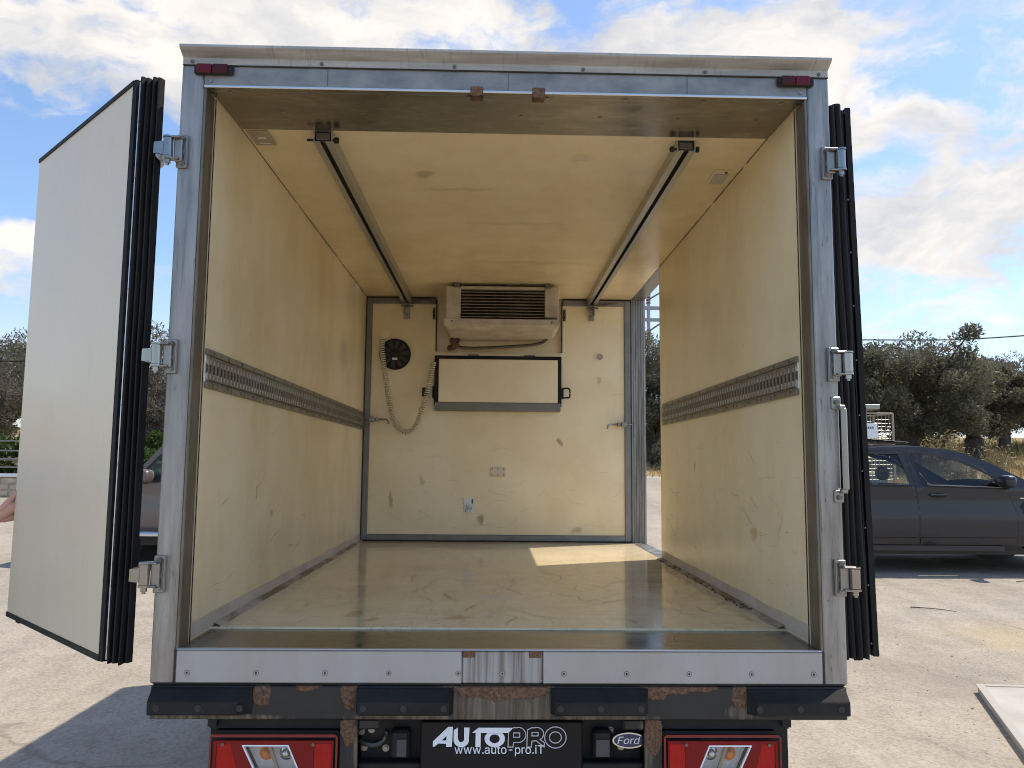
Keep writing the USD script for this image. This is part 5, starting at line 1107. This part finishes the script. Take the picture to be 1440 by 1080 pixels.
# ------------------------------------------------------------------ the person who holds the left door open
def bones(chain, refine=.02, it=8):
    ms = []
    for (a, ra, b, rb) in chain:
        s1 = m3.Manifold.sphere(ra, 16).translate(list(map(float, a))); s2 = m3.Manifold.sphere(rb, 16).translate(list(map(float, b)))
        ms.append(m3.Manifold.batch_hull([s1, s2]))
    m = m3.Manifold.batch_boolean(ms, m3.OpType.Add).refine_to_length(refine)
    t = arr(m); t = trimesh.Trimesh(t.vertices, t.faces, process=True); trimesh.smoothing.filter_taubin(t, iterations=it); return t
pe = PL(1.02, .03, .49); he = pe                     # where the hand grips the free edge of the door (world)
# local body axes: the person stands left of the door and faces it
pc = np.array([pe[0]-.62, pe[1]+.22, 0.]); fw = np.array([.94, -.34, 0]); fw /= np.linalg.norm(fw); lf = np.array([-fw[1], fw[0], 0])
def B(f, l, z): return pc+fw*f+lf*l+np.array([0, 0, z])
person = thing('person', 'person mostly out of the picture, one hand gripping the open left truck door', 'person', tuple(pc))
sh_r, sh_l = B(0, -.19, 1.42), B(0, .19, 1.42)
wr = pe+np.array([-.085, -.005, -.045]); el = B(.16, -.30, 1.13)
skin = [(B(.02, 0, 1.46), .055, B(.03, 0, 1.55), .052), (B(.03, 0, 1.63), .088, B(.05, 0, 1.60), .075), (B(.06, 0, 1.56), .05, B(.075, 0, 1.555), .04), (B(.03, 0, 1.67), .085, B(.02, 0, 1.65), .085),
        (B(.115, 0, 1.615), .014, B(.135, 0, 1.59), .013),
        (B(.03, .085, 1.62), .018, B(.02, .09, 1.60), .014), (B(.03, -.085, 1.62), .018, B(.02, -.09, 1.60), .014),
        (el, .042, wr, .027), (B(.02, .24, 1.12), .042, B(.08, .25, .88), .028), (B(.08, .25, .88), .03, B(.10, .25, .78), .035),
        (sh_r, .05, el, .042), (sh_l, .05, B(.02, .24, 1.12), .042), (B(0, 0, 1.35), .10, B(0, 0, 1.0), .10)]
bd = bones(skin, .02, 6)
obj('body', bd, SKIN, person, smooth=True)
# the gripping hand: palm beside the door's edge, thumb up on the inner face, fingers curled round the back
G = pe
palm = [(wr, .026, G+np.array([-.030, -.010, -.005]), .024), (G+np.array([-.075, -.005, -.04]), .024, G+np.array([-.026, .010, .018]), .018), (G+np.array([-.075, -.0, -.05]), .022, G+np.array([-.022, .020, -.045]), .016)]
fing = []
for k, (dz, ln_) in enumerate(((.024, 1.0), (.004, 1.08), (-.017, 1.0), (-.037, .82))):
    b0 = G+np.array([-.028, .022, dz]); b1 = b0+np.array([.006, .042*ln_, .002]); b2 = b1+np.array([.034*ln_, .020, -.003]); b3 = b2+np.array([.024*ln_, -.012, -.002])
    fing += [(b0, .0098, b1, .0092), (b1, .0092, b2, .0086), (b2, .0086, b3, .0074)]
th = [(G+np.array([-.065, -.022, -.012]), .016, G+np.array([-.032, -.026, .030]), .0115), (G+np.array([-.032, -.026, .030]), .0115, G+np.array([-.004, -.022, .062]), .0095), (G+np.array([-.004, -.022, .062]), .0095, G+np.array([.006, -.018, .078]), .0075)]
obj('hand', bones(palm+fing+th, .004, 6), SKIN, person, smooth=True)
shirt = [(sh_r, .075, B(.08, -.25, 1.27), .062), (sh_l, .075, B(.01, .22, 1.25), .062), (sh_r, .07, sh_l, .07), (B(.01, -.10, 1.33), .115, B(.01, .10, 1.33), .115), (B(.01, -.08, 1.33), .115, B(.0, -.07, .98), .105), (B(.01, .08, 1.33), .115, B(.0, .07, .98), .105)]
obj('shirt', bones(shirt, .025, 8), SHIRT, person, smooth=True)
legs = []
for s in (-1, 1): legs += [(B(0, s*.09, .95), .105, B(.02, s*.10, .5), .07), (B(.02, s*.10, .5), .07, B(0, s*.10, .10), .052)]
legs += [(B(0, -.07, .97), .11, B(0, .07, .97), .11)]
obj('trousers', bones(legs, .025, 8), TROUSER, person, smooth=True)
for s in (-1, 1): obj('shoe', bones([(B(-.06, s*.10, .045), .042, B(.14, s*.11, .035), .034), (B(-.04, s*.10, .05), .045, B(0, s*.10, .10), .045)], .02, 4), SHOE, person, smooth=True)
obj('hair', bones([(B(.02, 0, 1.70), .082, B(-.015, 0, 1.66), .088), (B(-.02, 0, 1.66), .085, B(-.02, 0, 1.60), .07)], .015, 4), HAIR, person, smooth=True)
for s in (-1, 1): obj('eye', trimesh.creation.icosphere(1, .009).apply_translation(B(.108, s*.032, 1.625)), GLOSSBLK, person, smooth=True)
